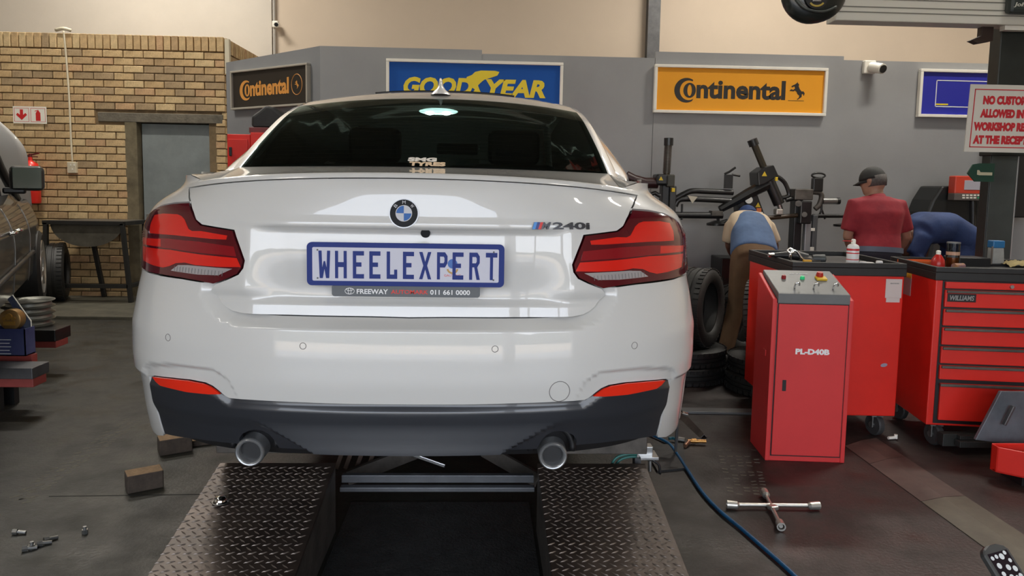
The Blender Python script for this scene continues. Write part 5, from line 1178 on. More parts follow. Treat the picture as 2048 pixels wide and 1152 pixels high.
lay = lambda px, py, dz, Rr, w, lb, g='used tyres on the floor right of the coupe': tyre((px, py, dz+w/2), (0, 0, 1), Rr, w, lb, g)
base = G(1362, 770); cx_, cy_ = P(1362, 740, 5.60).x, 5.62
GT = 'used tyres on the floor right of the coupe'
lay(cx_, cy_, 0, .335, .125, 'bottom lying tyre of the stack right behind the bumper'); lay(cx_+.01, cy_+.02, .130, .33, .115, 'upper lying tyre of the stack, under the upright tyre')
lay(P(1545, 780, 5.3).x, 5.28, 0, .345, .125, 'bottom lying tyre half hidden by the control cabinet'); lay(P(1545, 780, 5.3).x+.02, 5.32, .130, .34, .11, 'second lying tyre half hidden by the control cabinet')
c = P(1398, 622, 5.6); tyre((c.x, 5.60, .248+.295), (.80, -.60, .02), .298, .21, 'upright tyre with open rim side facing the control cabinet, on the stack', GT)
c = P(1530, 655, 5.35); tyre((c.x, 5.36, .242+.27), (.86, -.5, .1), .275, .22, 'upright tyre leaning against the left side of the control cabinet', GT)
c = P(1490, 600, 6.1); tyre((c.x+.05, 6.40, .31), (.5, -.8, .05), .30, .2, 'tyre leaning behind the bent man in brown trousers', 'used tyres on the floor right of the coupe')
c = P(1440, 600, 6.3); tyre((c.x-.24, 6.36, .32), (.2, -.95, .1), .32, .16, 'tyre on the floor by the wall left of the bent man', 'used tyres on the floor right of the coupe')
c = P(1375, 555, 6.2); t = thing('steel_plate_disc', 'rusty round steel disc lying above the upright tyre', 'disc', (c.x-.03, 6.15, .70)); MB().lathe([(.02, 0), (.17, 0), (.175, .012), (.10, .03), (.02, .035)], (0, 0, 0), (0, 0, 1), 30, cap=True).build('disc_body', mat('rusty_disc', (.10, .075, .045), .6, .4, noise=.4), t, smooth='auto'); MB().cyl((0, 0, 0), (0, 0, -.70), .06, n=16).build('pedestal', BLKM, t)
# ================================================================== TYRE CHANGERS
YT = 6.78
WL = mat('warning_yellow', (.75, .52, .03), .5); GLT = mat('grey_light_post', (.33, .34, .35), .4, .4)
def tb3(nm, pts, r, par, mt=BLKM, Y=YT, sm_=0, n=10, **k):
    m_ = MB(); m_.tube([P(p[0], p[1], p[2] if len(p) > 2 else Y) for p in pts], r, n, smooth=sm_); return m_.build(nm, mt, par, smooth='auto', **k)
def tri(px, py, s, par, Y): poly_part('warning_label', [(-s, -s*.8), (s, -s*.8), (0, s)], P(px, py, Y), X1, (0, 0, 1), WL, par, d=.002)
t = thing('tyre_changer', 'left black tyre changer with upright threaded column, beside the coupe', 'tyre changer', group='black tyre changers along the grey wall')
tb3('threaded_column', [(1337, 280), (1333, 350)], .030, t, mat('ribbed_steel', (.06, .05, .035), .4, .6), n=14)
m_ = MB(); a, b = P(1337, 284, YT), P(1333, 348, YT)
for i in range(24): p = a.lerp(b, (i+2)/26); m_.cyl(p, p+V((0, 0, .007)), .036, n=14)
m_.build('thread', GRIME, t, kind='stuff')
MB().cyl(P(1337, 291, YT), P(1337.5, 276, YT), .042, n=18).build('column_cap', BLKM, t, smooth='auto')
pbo('head_box', 1313, 348, 1337, 371, YT-.06, .18, BLKM, t, .02); pbo('head_cover', 1334, 349, 1350, 374, YT-.04, .16, mat('olive_black', (.05, .048, .035), .5), t, .01)
tri(1322, 357, .020, t, YT-.065)
pbo('main_column', 1320, 368, 1335, 640, YT, .12, BLKM, t, .01); pbo('side_rail', 1336, 372, 1349, 600, YT-.03, .06, mat('shiny_black', (.02, .02, .02), .25), t, .006); pbo('release_knob', 1344, 376, 1350, 384, YT-.07, .03, WL, t)
tb3('support_arm', [(1315, 366), (1290, 366), (1268, 360), (1252, 352)], .05, t, mat('dark_maroon', (.035, .01, .01), .4))
tb3('upper_tube', [(1350, 398), (1368, 388), (1385, 382), (1420, 383), (1466, 385)], .026, t, BLKM, sm_=5); tb3('lower_tube', [(1350, 412), (1358, 400), (1380, 398), (1430, 400), (1462, 402)], .026, t, BLKM, sm_=5)
tb3('lower_arm', [(1350, 430), (1445, 431)], .030, t); pbo('arm_clamp', 1424, 422, 1446, 432, YT-.04, .1, GRIME, t); tb3('press_rod', [(1435, 431), (1437, 447)], .014, t)
m_ = MB(); m_.lathe([(.01, 0), (.09, 0), (.09, .02), (.02, .045), (.01, .045)], P(1433, 451, YT-.02), (0, 0, 1), 26, cap=True); m_.build('press_disc', BLKM, t, smooth='auto'); tb3('disc_lip', [(1440, 447), (1455, 442)], .022, t)
pbo('roller_bracket', 1451, 349, 1466, 377, YT-.03, .05, BLKM, t); tb3('bracket_loop', [(1449, 348), (1458, 344), (1471, 335)], .010, t); tb3('bracket_pin', [(1464, 349), (1480, 352)], .010, t)
pbo('hanging_post', 1363, 408, 1366, 440, YT-.02, .03, BLKM, t); pbo('grey_post', 1350, 450, 1365, 495, YT, .08, mat('mid_grey_post', (.09, .095, .10), .5), t); pbo('white_band', 1351, 453, 1364, 459, YT-.004, .004, SIGNW, t); pbo('white_post', 1353, 495, 1362, 560, YT, .05, SIGNW, t)
poly_part('white_label', [(-.04, .03), (.05, .02), (.005, -.04)], P(1384, 398, YT-.03), X1, (0, 0, 1), mat('cream_label', (.55, .5, .4), .6), t, d=.002)
tri(1286, 391, .022, t, YT-.12); tb3('lever_loop', [(1303, 388), (1310, 386), (1320, 392)], .02, t)
m_ = MB(); a = P(1340, 620, YT); m_.box2((a.x-.50, YT-.40, .0), (a.x+.02, YT+.1, .62)); m_.build('base_cabinet', RED, t, bevel=.01); MB().lathe([(.01, 0), (.26, 0), (.26, .04), (.01, .05)], (a.x-.24, YT-.15, .64), (0, 0, 1), 26).build('turntable', DKSTEEL, t, smooth='auto')
# second: tilted
t = thing('tyre_changer', 'middle black tyre changer with its column tilted back, behind the bent man', 'tyre changer', group='black tyre changers along the grey wall')
tb3('tilted_column', [(1506, 283), (1533, 348)], .032, t, mat('ribbed_steel', (.06, .05, .035), .4), n=8); MB().cyl(P(1504, 279, YT), P(1508.5, 291, YT), .045, n=18).build('column_cap', BLKM, t, smooth='auto')
m_ = MB(); hp_ = [(1515, 345), (1530, 334), (1548, 330), (1556, 348), (1558, 352), (1530, 368), (1517, 372)]; m_.prism([(P(x, y, YT-.1).x, P(x, y, YT-.1).z) for x, y in hp_], (0, YT-.1, 0), X1, (0, 0, 1), (0, 1, 0), .22); m_.build('head_box', BLKM, t, bevel=.02, seg=3); tri(1529, 348, .024, t, YT-.105)
tb3('slide_column', [(1538, 362), (1558, 408)], .052, t, BLKM, n=10); tb3('slide_rod', [(1556, 404), (1562, 420)], .022, t, STEEL); pbo('mount_head', 1553, 418, 1567, 430, YT-.05, .08, mat('bright_alloy', (.5, .47, .42), .4, .6), t, .01)
tb3('handle_loop', [(1552, 352), (1562, 358), (1571, 368), (1578, 388), (1572, 394), (1560, 396)], .020, t, BLKM, sm_=4, n=8); tb3('yellow_button', [(1551, 355), (1558, 352)], .012, t, WL); pbo('yellow_mark', 1551, 354, 1556, 362, YT-.13, .02, WL, t)
tb3('swing_arm', [(1535, 368), (1495, 388), (1440, 419)], [.055, .050, .034], t, BLKM, n=8)
m_ = MB(); m_.prism([(P(x, y, YT+.02).x, P(x, y, YT+.02).z) for x, y in ((1474, 394), (1512, 380), (1530, 430), (1560, 520), (1480, 520))], (0, YT+.02, 0), X1, (0, 0, 1), (0, 1, 0), .12); m_.build('back_plate', BLKM, t, bevel=.01)
MB().cyl(P(1498, 400, YT), P(1498, 400, YT-.03), .032, n=24).build('pressure_gauge', SIGNW, t, smooth='auto'); MB().cyl(P(1498, 400, YT), P(1498, 400, YT-.025), .037, n=24).build('gauge_rim', BLKM, t, smooth='auto')
tri(1516, 410, .024, t, YT+.01); pbo('orange_label', 1513, 416, 1523, 424, YT+.01, .01, mat('label_orange', (.7, .18, .05), .5), t); pbo('white_label', 1515, 424, 1526, 432, YT+.01, .01, SIGNW, t)
m_ = MB(); a = P(1510, 600, YT); m_.box2((a.x-.3, YT+.10, 0), (a.x+.32, YT+.55, .80)); m_.build('base_cabinet', BLKM, t, bevel=.01)
# third: right hand assist arm
t = thing('tyre_changer', 'right tyre changer assist post with grey legs, between the two standing men', 'tyre changer', group='black tyre changers along the grey wall')
pbo('main_column', 1588, 380, 1604, 520, YT, .12, BLKM, t, .008); pbo('grey_column', 1606, 442, 1618, 640, YT-.04, .06, GLT, t, .006); pbo('right_column', 1621, 430, 1631, 640, YT-.03, .06, mat('mid_grey_post', (.09, .095, .10), .5), t, .006); pbo('white_band', 1621, 456, 1630, 462, YT-.035, .004, SIGNW, t); pbo('white_band', 1620, 494, 1628, 512, YT-.035, .004, SIGNW, t)
pbo('clamp_block', 1590, 378, 1627, 400, YT-.05, .14, GRIME, t, .008); pbo('clamp_block', 1601, 402, 1624, 448, YT-.07, .14, BLKM, t, .01)
MB().cyl(P(1597, 407, YT-.05), P(1597, 407, YT-.12), .028, n=18).build('pivot_bolt', GRIME, t, smooth='auto'); MB().cyl(P(1609, 429, YT-.06), P(1609, 429, YT-.10), .024, n=18).build('pivot_bolt', GRIME, t, smooth='auto')
tb3('fixed_arm', [(1535, 436), (1560, 434), (1600, 430)], .020, t, mat('bronze_black', (.05, .03, .015), .4)); tb3('link_arm', [(1572, 400), (1588, 396), (1600, 399)], .022, t)
pbo('roller_bracket', 1627, 356, 1647, 383, YT-.03, .06, BLKM, t, .008); m_ = MB(); cc_ = P(1637, 351, YT); m_.tube([cc_+V((.062*cos(q), 0, .022*sin(q))) for q in np.linspace(0, 2*pi, 21)[:-1]], .009, 6, closed=True); m_.build('hook_loop', BLKM, t, smooth=True)
tb3('bracket_neck', [(1625, 384), (1640, 386), (1643, 395), (1638, 410), (1630, 418)], .024, t, GRIME, sm_=3); tb3('silver_arm', [(1645, 402), (1676, 402)], .030, t, mat('polished_grey', (.35, .35, .34), .3, .8)); MB().cyl(P(1673, 402, YT), P(1679, 402, YT), .031, n=16).build('arm_end', BLKM, t, smooth='auto')
tb3('lower_arm', [(1625, 432), (1690, 432)], .018, t); tb3('tripod_leg', [(1643, 420), (1636, 436)], .009, t); tb3('tripod_leg', [(1644, 420), (1650, 438)], .009, t); tb3('tripod_stem', [(1643, 408), (1643, 424)], .010, t); m_ = MB(); m_.lathe([(.01, 0), (.08, 0), (.08, .02), (.01, .03)], P(1685, 453, YT), (0, 0, 1), 24, cap=True); m_.build('press_disc', BLKM, t, smooth='auto')
# wheel balancer with black hood and red display
t = thing('wheel_balancer', 'wheel balancer with black hood and red keypad display, behind the man in blue', 'balancer'); yb = 6.75
m_ = MB(); hs = [(1853, 470), (1856, 425), (1866, 400), (1884, 372), (1965, 372), (1985, 470)]; m_.prism([(P(x, y, yb).x, P(x, y, yb).z) for x, y in hs], (0, yb, 0), X1, (0, 0, 1), (0, 1, 0), .35); m_.build('wheel_hood', mat('hood_black', (.012, .013, .013), .4), t, bevel=.02)
dsp = MB(); pb(dsp, 1910, 352, 1975, 388, yb-.12, .1); dsp = dsp.build('display_head', mat('display_red', (.62, .06, .03), .4), t, bevel=.01); pbo('screen', 1929, 361, 1975, 380, yb-.124, .005, mat('screen_pale', (.45, .44, .50), .3), dsp); pbo('keypad', 1909, 387, 1975, 401, yb-.13, .1, mat('keypad_grey', (.12, .10, .09), .5), t, .004)
for r_i in range(2):
    for k in range(6): pbo('key', 1925+7.5*k, 389+5*r_i, 1930+7.5*k, 392+5*r_i, yb-.134, .004, SIGNW if not (r_i and k == 4) else mat('green_key', (.05, .4, .2), .4), t, 0)
m_ = MB(); a = P(1920, 480, yb); m_.box2((a.x-.25, yb, 0), (a.x+.30, yb+.4, 1.05)); m_.build('base_cabinet', DKSTEEL, t, bevel=.01); tb3('display_post', [(1945, 401, yb), (1945, 480, yb)], .03, t)
m_ = MB(); m_.prism([(P(x, y, 6.3).x, P(x, y, 6.3).z) for x, y in ((1940, 525), (1958, 455), (1964, 458), (1952, 525))], (0, 6.3, 0), X1, (0, 0, 1), (0, 1, 0), .03); m_.prism([(P(x, y, 6.3).x, P(x, y, 6.3).z) for x, y in ((1925, 717), (1942, 520), (1951, 525), (1934, 717))], (0, 6.3, 0), X1, (0, 0, 1), (0, 1, 0), .03); m_.build('timber_batten', mat('batten_wood', (.20, .12, .055), .7, noise=.4), label='brown timber batten leaning behind the man in blue overalls', cat='batten')
m_ = MB(); m_.lathe([(.001, .9), (.07, .85), (.15, .70), (.17, .55), (.17, 0)], P(1828, 520, 5.9)*1, (0, 0, 1), 24)
cone = thing('red_bin', 'red domed bin between the two men behind the right cabinet', 'bin', (P(1828, 520, 5.4).x, 5.4, 0)); MB().lathe([(.20, 0), (.20, .78), (.17, .86), (.10, .93), (.001, .96)], (0, 0, 0), n=26).build('bin_shell', RED, cone, smooth='auto')
# ================================================================== LEFT SIDE
# red cupboard behind the coupe
t = thing('red_cupboard', 'tall red steel cupboard with black pull handle beside the brick corner', 'cupboard'); yc = 7.0
a = P(454, 268, yc); b = P(500, 268, yc); MB().box2((a.x, yc, 0), (b.x, yc+.2, a.z)).build('body', RED, t, bevel=.005); MB().box2((a.x+.015, yc-.015, .05), (b.x-.02, yc, a.z-.045)).build('door', RED, t, bevel=.004)
pbo('pull_handle', 457.5, 294, 463, 312, yc-.035, .02, BLACKP, t, .006)
t2 = thing('red_cupboard', 'second red steel cupboard to its right, with a dark toolbox and bag on top', 'cupboard'); b2_ = P(560, 265, yc); a2_ = P(502, 265, yc-.03); MB().box2((a2_.x, yc-.05, 0), (b2_.x, yc+.2, a2_.z+.0)).build('body', RED, t2, bevel=.005); MB().box2((a2_.x+.05, yc-.06, .05), (b2_.x-.03, yc-.05, a2_.z-.06)).build('door', RED, t2, bevel=.004)
zt2 = a2_.z; xx = P(520, 260, yc).x; o = MB().box2((xx-.10, yc, zt2), (xx+.08, yc+.15, zt2+.05)).build('small_toolbox', mat('maroon_box', (.15, .03, .03), .5), bevel=.006, label='small maroon toolbox on top of the red cupboard', cat='toolbox')
t = thing('tool_bag', 'black tool bag slumped on the red cupboards behind the coupe', 'bag'); m_ = MB(); xx = P(538, 250, yc).x; hp_ = [(-.17, 0), (.18, 0), (.16, .10), (.05, .18), (-.04, .20), (-.10, .15), (-.17, .10)]; m_.prism(hp_, (xx, yc+.02, zt2+.052), X1, (0, 0, 1), (0, 1, 0), .2); m_.build('bag_body', RUB, t, bevel=.03, seg=3); m_ = MB(); pb(m_, 529, 231, 547, 246, yc+.05, .1); m_.build('bag_flap', BLACKP, t, bevel=.01)
t = thing('red_locker', 'red steel locker beyond the coupe, seen dimly through its windows', 'locker'); aL = P(985, 300, 6.7); bL = P(1108, 300, 6.7); zL = P(1040, 284, 6.7).z; MB().box2((aL.x, 6.7, 0), (bL.x, 7.12, zL)).build('body', RED, t, bevel=.006)
MB().box2((aL.x+.02, 6.685, .06), ((aL.x+bL.x)/2-.004, 6.7, zL-.04)).build('door', RED, t, bevel=.003); MB().box2(((aL.x+bL.x)/2+.004, 6.685, .06), (bL.x-.02, 6.7, zL-.04)).build('door', RED, t, bevel=.003)
# angle-iron table with half-round sheet
t = thing('steel_stand', 'rusty angle iron stand with a half round sheet, against the brick wall', 'stand'); yf, ybk = 8.62, 9.02; DK = mat('black_angle_iron', (.016, .015, .013), .6, noise=.4)
zt_ = P(180, 446, yf).z; xl, xr, xb = P(86, 446, yf).x, P(248, 446, yf).x, P(289, 438, ybk).x; fz = .036
for nm, p, q in (('top_rail', (xl, yf, zt_), (xr, yf, zt_)), ('top_rail', (xr, yf, zt_), (xb, ybk, zt_)), ('top_rail', (xl, yf, zt_), (xl+.30, ybk, zt_)), ('top_rail', (xl+.3, ybk, zt_), (xb, ybk, zt_)), ('leg', (xr-.02, yf, zt_), (xr+.05, yf, fz)), ('leg', (xb, ybk, zt_), (xb-.02, ybk, fz)), ('leg', (xl+.03, yf, zt_), (xl, yf, fz)), ('leg', (xl+.30, ybk, zt_), (xl+.45, ybk, fz)), ('brace', (xl+.0, yf, .22), (xr+.03, yf, .22)), ('brace', (xr+.03, yf, .22), (xb-.02, ybk, .22))):
    bar(nm, p, q, .045, .045, DK, t)
m_ = MB(); cx_ = (P(97, 446, yf).x+P(242, 446, yf).x)/2; rr = (P(242, 446, yf).x-P(97, 446, yf).x)/2; m_.prism([(rr*cos(q), rr*.66*sin(q)) for q in np.linspace(pi, 2*pi, 25)], (cx_, yf+.03, zt_-.01), X1, (0, 0, 1), (0, 1, 0), .006); m_.build('half_round_sheet', mat('dull_sheet', (.135, .125, .10), .5, .4, noise=.4), t)
m_ = MB(); m_.add([(xl+.02, yf, zt_+.025), (xr, yf, zt_+.025), (xb, ybk, zt_+.025), (xl+.3, ybk, zt_+.025)], [(0, 1, 2, 3)]); o = m_.build('top_sheet', mat('dull_sheet_top', (.10, .09, .075), .5, .4), t); o.modifiers.new('s', 'SOLIDIFY').thickness = .004
c = P(116, 520, 8.8); tyre((c.x, 8.70, .036+.33), (.93, .36, .0), .33, .26, 'black tyre standing on edge under the angle iron stand', None)
# fire extinguisher
c = P(62, 370, 8.92); t = thing('fire_extinguisher', 'red fire extinguisher hanging on the bricks under its sign', 'extinguisher', (c.x, 8.93, c.z-.21)); MB().lathe([(.001, 0), (.085, 0), (.092, .02), (.092, .40), (.07, .46), (.025, .49), (.022, .53)], (0, 0, 0), n=28).build('cylinder', RED, t, smooth='auto'); m_ = MB(); m_.box((.03, 0, .56), (.14, .02, .016), Matrix.Rotation(R(-14), 3, 'Y')); m_.box((.02, 0, .535), (.12, .02, .012)); m_.cyl((0, 0, .52), (0, 0, .57), .018, n=12); m_.build('valve_lever', mat('dark_red_valve', (.12, .01, .01), .4), t); m_ = MB(); m_.tube([(-.02, 0, .54), (-.09, -.01, .52), (-.12, -.02, .40), (-.11, -.02, .25)], .012, 8, smooth=4); m_.build('hose', RUB, t, smooth=True); MB().box((0, .14, .42), (.05, .12, .03)).build('wall_bracket', STEELD, t); MB().box((0, -.0, .25), (.188, .19, .10)).build('label_band', mat('ext_label', (.45, .03, .03), .5), t, bevel=.06)
# ---- grey van on the next lift (heads away and to the left)
VA = R(25); vo = V((-3.68, 6.2, 0)); GREYV = mat('dark_grey_car_paint', (.030, .030, .028), .35, coat=.55); vn = thing('grey_car', 'dark grey car at the left edge, raised on red lift arms, wing mirror out', 'car', vo, VA)
# local: +y forward, x=0 the right flank, body extends to -x
def vside(y, z):
    return 0.0-.9*max(0, z-.95)**2-.12*max(0, .62-z)*1.2-max(0, y-.75)**2*.55
vs = []; ny, nz = 40, 22; ys = np.linspace(-3.2, 1.15, ny); zs = np.linspace(.62, 1.30, nz); fs = []
for z in zs:
    for y in ys: vs.append((vside(y, z)+.03*sin((z-.55)*3.6), y, z+ (0 if z < 1.25 else -.12*max(0, y-.1))))
for j in range(nz-1):
    for i in range(ny-1):
        if math.hypot(ys[i]+.05-.72, zs[j]-.62) > .37: fs.append((j*ny+i, j*ny+i+1, (j+1)*ny+i+1, (j+1)*ny+i))
MB().add(vs, fs).build('flank', GREYV, vn, smooth=True)
m_ = MB(); m_.box2((-1.7, -3.2, .62), (-.10, 1.0, 1.22)); m_.build('body_shell', GREYV, vn, bevel=.08, seg=3); m_ = MB(); m_.box2((-1.6, -3.1, .62), (-.06, .15, .68)); m_.build('sill', BLACKP, vn, bevel=.02)
m_ = MB(); m_.prism([(-3.1, 1.22), (.35, 1.24), (-.35, 1.85), (-2.9, 1.88)], (-.16, 0, 0), (0, 1, 0), (0, 0, 1), (-1, 0, 0), 1.40); m_.build('cabin', mat('dark_cabin_glass', (.012, .014, .015), .08, coat=1), vn, bevel=.10, seg=4)
m_ = MB(); m_.tube([(-.09, .42, 1.25), (-.16, .10, 1.52), (-.24, -.28, 1.86), (-.26, -1.5, 1.93), (-.26, -3.0, 1.90)], .035, 8, smooth=3); m_.build('roof_pillar', GREYV, vn, smooth=True)
for y in (-.95, .02): m_ = MB(); m_.tube([(vside(y, z)+.03*sin((z-.55)*3.6)+.002, y+(.02 if z > .8 else .10*(.8-z)), z) for z in np.linspace(.60, 1.22, 14)], .004, 5); m_.build('door_seam', mat('seam_light', (.32, .32, .31), .3, .5), vn, smooth=True)
m_ = MB(); m_.tube([(vside(y, .82)+.035, y, .82+.015*y) for y in np.linspace(-3, .15, 14)], .02, 6); m_.build('rub_strip', BLACKP, vn, smooth=True)
for y in (-1.12, -.80): m_ = MB(); m_.tube([(.03, y-.07, 1.06), (.06, y-.04, 1.065), (.06, y+.04, 1.065), (.03, y+.07, 1.06)], .012, 8, smooth=3); m_.build('door_handle', CHROME, vn, smooth=True)
m_ = MB(); m_.box((.03, .02, 1.43), (.24, .10, .20)); mo = m_.build('wing_mirror', [GREYV], vn, bevel=.04, seg=4); m_ = MB(); m_.box((.035, -.035, 1.43), (.200, .008, .165)); m_.build('mirror_glass', mat('mirror_glass', (.035, .05, .045), .08, 0., coat=.3), mo, bevel=.02); m_ = MB(); m_.box((-.06, .02, 1.33), (.16, .06, .05)); m_.build('mirror_arm', BLACKP, mo, bevel=.015)  # dark reflection is put into the mirror glass colour
c = V((-.05, .72, .64)); m_ = MB(); m_.lathe([(.215, -.09), (.29, -.11), (.325, -.085), (.330, 0), (.325, .085), (.29, .11), (.215, .09)], c, (1, 0, 0), 36); w = m_.build('wheel', TYM, vn, smooth='auto'); m_ = MB(); m_.lathe([(.20, .0), (.20, .085), (.235, .108), (.24, .100)], c, (1, 0, 0), 30)
for k in range(5): q = 2*pi*k/5+.3; m_.box(c+V((.095, cos(q)*.11, sin(q)*.11)), (.02, .055, .20), Matrix.Rotation(-q, 3, 'X'))
m_.lathe([(.05, .06), (.045, .085), (.001, .09)], c, (1, 0, 0), 16); m_.build('alloy_rim', mat('alloy', (.62, .62, .6), .3, .8), w, smooth='auto')
c2 = V((-.12, -2.2, .64)); m_ = MB(); m_.lathe([(.215, -.09), (.29, -.11), (.330, 0), (.29, .11), (.215, .09)], c2, (1, 0, 0), 30, cap=True); m_.build('wheel', TYM, vn, smooth='auto')
# raised white bonnet in front of its windscreen
m_ = MB(); ny = 20; vs = []
hb_ = [(42, 372), (42, 340), (41, 310), (39, 285), (36, 268), (28, 252), (16, 238), (0, 226), (-30, 212), (-80, 205)]
nb = 24; rows_ = []
for j, f in enumerate(np.linspace(0, 1, nb)):
    zz_ = 1.20+f*.98; 
    for i in range(nb):
        s = i/(nb-1); hw_ = .79*(1-.0*f)*(1-max(0, f-.55)**2*1.6); x = -.74+(2*s-1)*hw_; vs.append((x-.10, 1.02-.30*f+.10*(2*s-1)**2+.05*f*f, zz_-.20*(2*s-1)**2*f-.02))
m_.add(vs, gridf(nb, nb)); o = m_.build('raised_bonnet', WHITE, vn, smooth=True, label='white raised bonnet'); o.modifiers.new('s', 'SOLIDIFY').thickness = .03
# red lift arms, pads, rims, box
t = thing('scissor_lift', 'red two-arm lift with black pads under the dark grey car', 'lift'); LR = mat('dusty_red_lift', (.34, .06, .05), .5, noise=.35, nscale=6)
y1_ = 4.55; a = P(66, 757, y1_); b = P(66, 775, y1_); MB().box2((a.x-1.2, y1_, b.z), (a.x, y1_+.14, a.z)).build('lift_arm', LR, t, bevel=.004); c = P(68, 735, y1_); MB().box2((a.x-1.2, y1_-.02, a.z), (c.x, y1_+.16, c.z)).build('arm_channel', DKSTEEL, t, bevel=.004)
MB().box2((a.x-.9, y1_+.02, 0), (a.x-.25, y1_+.12, b.z)).build('arm_foot', BLKM, t, bevel=.004)
y2_ = 5.5; a = P(112, 683, y2_); b = P(112, 696, y2_); m_ = MB(); m_.prism([(a.x, y2_), (a.x, y2_+.16), (a.x-.25, y2_+.2), (a.x-.9, y2_-.1), (a.x-.9, y2_-.75), (a.x-.55, y2_-.75), (a.x-.28, y2_)], (0, 0, b.z), (1, 0, 0), (0, 1, 0), (0, 0, 1), a.z-b.z); m_.build('lift_arm', LR, t, bevel=.004)
c = P(120, 660, y2_); MB().box2((a.x-.42, y2_-.01, a.z), (c.x-.03, y2_+.2, a.z+.085)).build('pad', BLKM, t, bevel=.006); MB().box2((a.x-.6, y2_+.02, 0), (a.x-.25, y2_+.14, b.z)).build('arm_foot', BLKM, t, bevel=.004); zpad = a.z+.085; xpad = P(50, 640, y2_+.15).x
t0_ = None
for k, lb in enumerate(('bottom', 'second', 'third', 'top')):
    t = thing('steel_wheel', '%s bare steel rim of the stack under the grey car wheel' % lb, 'rim', (xpad+.01*(k % 2), y2_+.19, zpad+.046*k), group='stacked bare steel rims'); MB().lathe([(.15, .004), (.168, .0), (.172, .006), (.150, .016), (.146, .036), (.170, .046), (.172, .051), (.160, .051), (.13, .03), (.12, .004)], (0, 0, 0), n=36).build('rim_ring', mat('grey_rim', (.26, .26, .23), .4, .7, noise=.3), t, smooth='auto'); MB().lathe([(.03, .02), (.125, .02), (.13, .028), (.03, .03)], (0, 0, 0), n=26).build('rim_disc', mat('grey_rim_dark', (.12, .12, .11), .5, .6), t, smooth='auto')
yb_ = 4.75; zb0 = P(20, 712, yb_).z; x1b = P(49, 660, yb_).x; zb1 = P(20, 658, yb_).z; DBL = mat('box_navy', (.02, .03, .12), .45, c2=(.10, .11, .22), nscale=2.5)
t = thing('parts_box', 'open navy blue cardboard parts box with raised flap at the left edge', 'box'); m_ = MB(); tt = .006; xw = .42
m_.box2((x1b-xw, yb_, zb0), (x1b, yb_+tt, zb1)); m_.box2((x1b-xw, yb_+.10, zb0), (x1b, yb_+.10+tt, zb1)); m_.box2((x1b-tt, yb_, zb0), (x1b, yb_+.10, zb1)); m_.box2((x1b-xw, yb_, zb0), (x1b-xw+tt, yb_+.10, zb1)); m_.box2((x1b-xw, yb_, zb0), (x1b, yb_+.10, zb0+tt)); m_.build('carton', DBL, t)
fl_ = MB(); f0 = V((x1b, yb_+.02, zb1)); q1 = P(65, 648, yb_+.05); q2 = P(63, 642, yb_+.2); q3 = P(28, 590, yb_+.25); q4 = P(16, 596, yb_+.02)
fl_.prism([(P(x, y, yb_+.09).x, P(x, y, yb_+.09).z) for x, y in ((50, 715), (50, 658), (15, 598), (25, 590), (62, 642), (65, 700))], (0, yb_+.09, 0), X1, (0, 0, 1), (0, 1, 0), .004); fo_ = fl_.build('box_flap', mat('flap_print', (.14, .17, .24), .5, c2=(.02, .03, .10), nscale=14), t)
m_ = MB(); m_.tube([P(x, y, yb_+.088) for x, y in ((25, 590), (62, 642), (65, 700))], .004, 5); m_.build('flap_edge', SIGNW, t)
for k in range(5): pbo('printed_line', 0, 679+7*k, 22-3*(k % 2), 680.2+7*k, yb_-.001, .001, TXTW, t, 0)
MB().box2((x1b-xw, yb_+.03, P(20, 745, yb_).z), (x1b+.02, yb_+.09, zb0)).build('lift_shelf', LR, bpy.data.objects['scissor_lift'], bevel=.003); MB().box2((x1b-xw+.1, yb_+.03, 0), (x1b-.1, yb_+.08, P(20, 745, yb_).z)).build('shelf_foot', BLKM, bpy.data.objects['scissor_lift'])
c = P(19, 640, yb_+.01); t = thing('oil_filter', 'round brass coloured filter lying in the open navy box', 'filter'); MB().lathe([(.001, -.002), (.060, .0), (.066, .004), (.066, .06), (.001, .06)], c, (0, 1, 0), 30).build('filter_body', mat('brass_filter', (.42, .25, .09), .35, .6, noise=.3), t, smooth='auto'); m_ = MB(); m_.cyl(c+V((0, 0, .022)), c+V((0, -.012, .022)), .02, n=16); m_.cyl(c+V((-.028, 0, .01)), c+V((-.028, -.01, .01)), .012, n=12); m_.cyl(c+V((.028, 0, .01)), c+V((.028, -.01, .01)), .012, n=12); m_.box(c+V((0, -.004, -.02)), (.07, .01, .025)); m_.build('port', mat('gold_port', (.55, .32, .08), .3, .7), t)
MB().cyl(c+V((0, .05, -.06)), V((c.x, c.y+.05, zb0+.006)), .03, n=12).build('filter_stand', BLKM, t)
# ================================================================== PEOPLE
def loft(m_, rings, lat, n=20):
    """rings: (centre, half width along lat, half depth); closed at both ends"""
    pts = [V(r[0]) for r in rings]; vs = []; fs = []; k = len(rings)
    for i, (c, a, b) in enumerate(rings):
        d = (pts[min(i+1, k-1)]-pts[max(i-1, 0)]).normalized(); x = (V(lat)-d*d.dot(V(lat))).normalized(); y = d.cross(x); c = V(c)
        for j in range(n):
            t = 2*pi*j/n; cx, sx = cos(t), sin(t); ex_ = .8
            vs.append(c+x*(a*math.copysign(abs(cx)**ex_, cx))+y*(b*math.copysign(abs(sx)**ex_, sx)))
    for i in range(k-1):
        for j in range(n): fs.append((i*n+j, i*n+(j+1) % n, (i+1)*n+(j+1) % n, (i+1)*n+j))
    fs += [tuple(range(n-1, -1, -1)), tuple(range((k-1)*n, k*n))]
    m_.add(vs, fs)
def limb(m_, pts, rs, n=14): m_.tube([V(p) for p in pts], 1., n) if False else loft(m_, [(p, r, r) for p, r in zip(pts, rs)], (V(pts[-1])-V(pts[0])).orthogonal(), n)
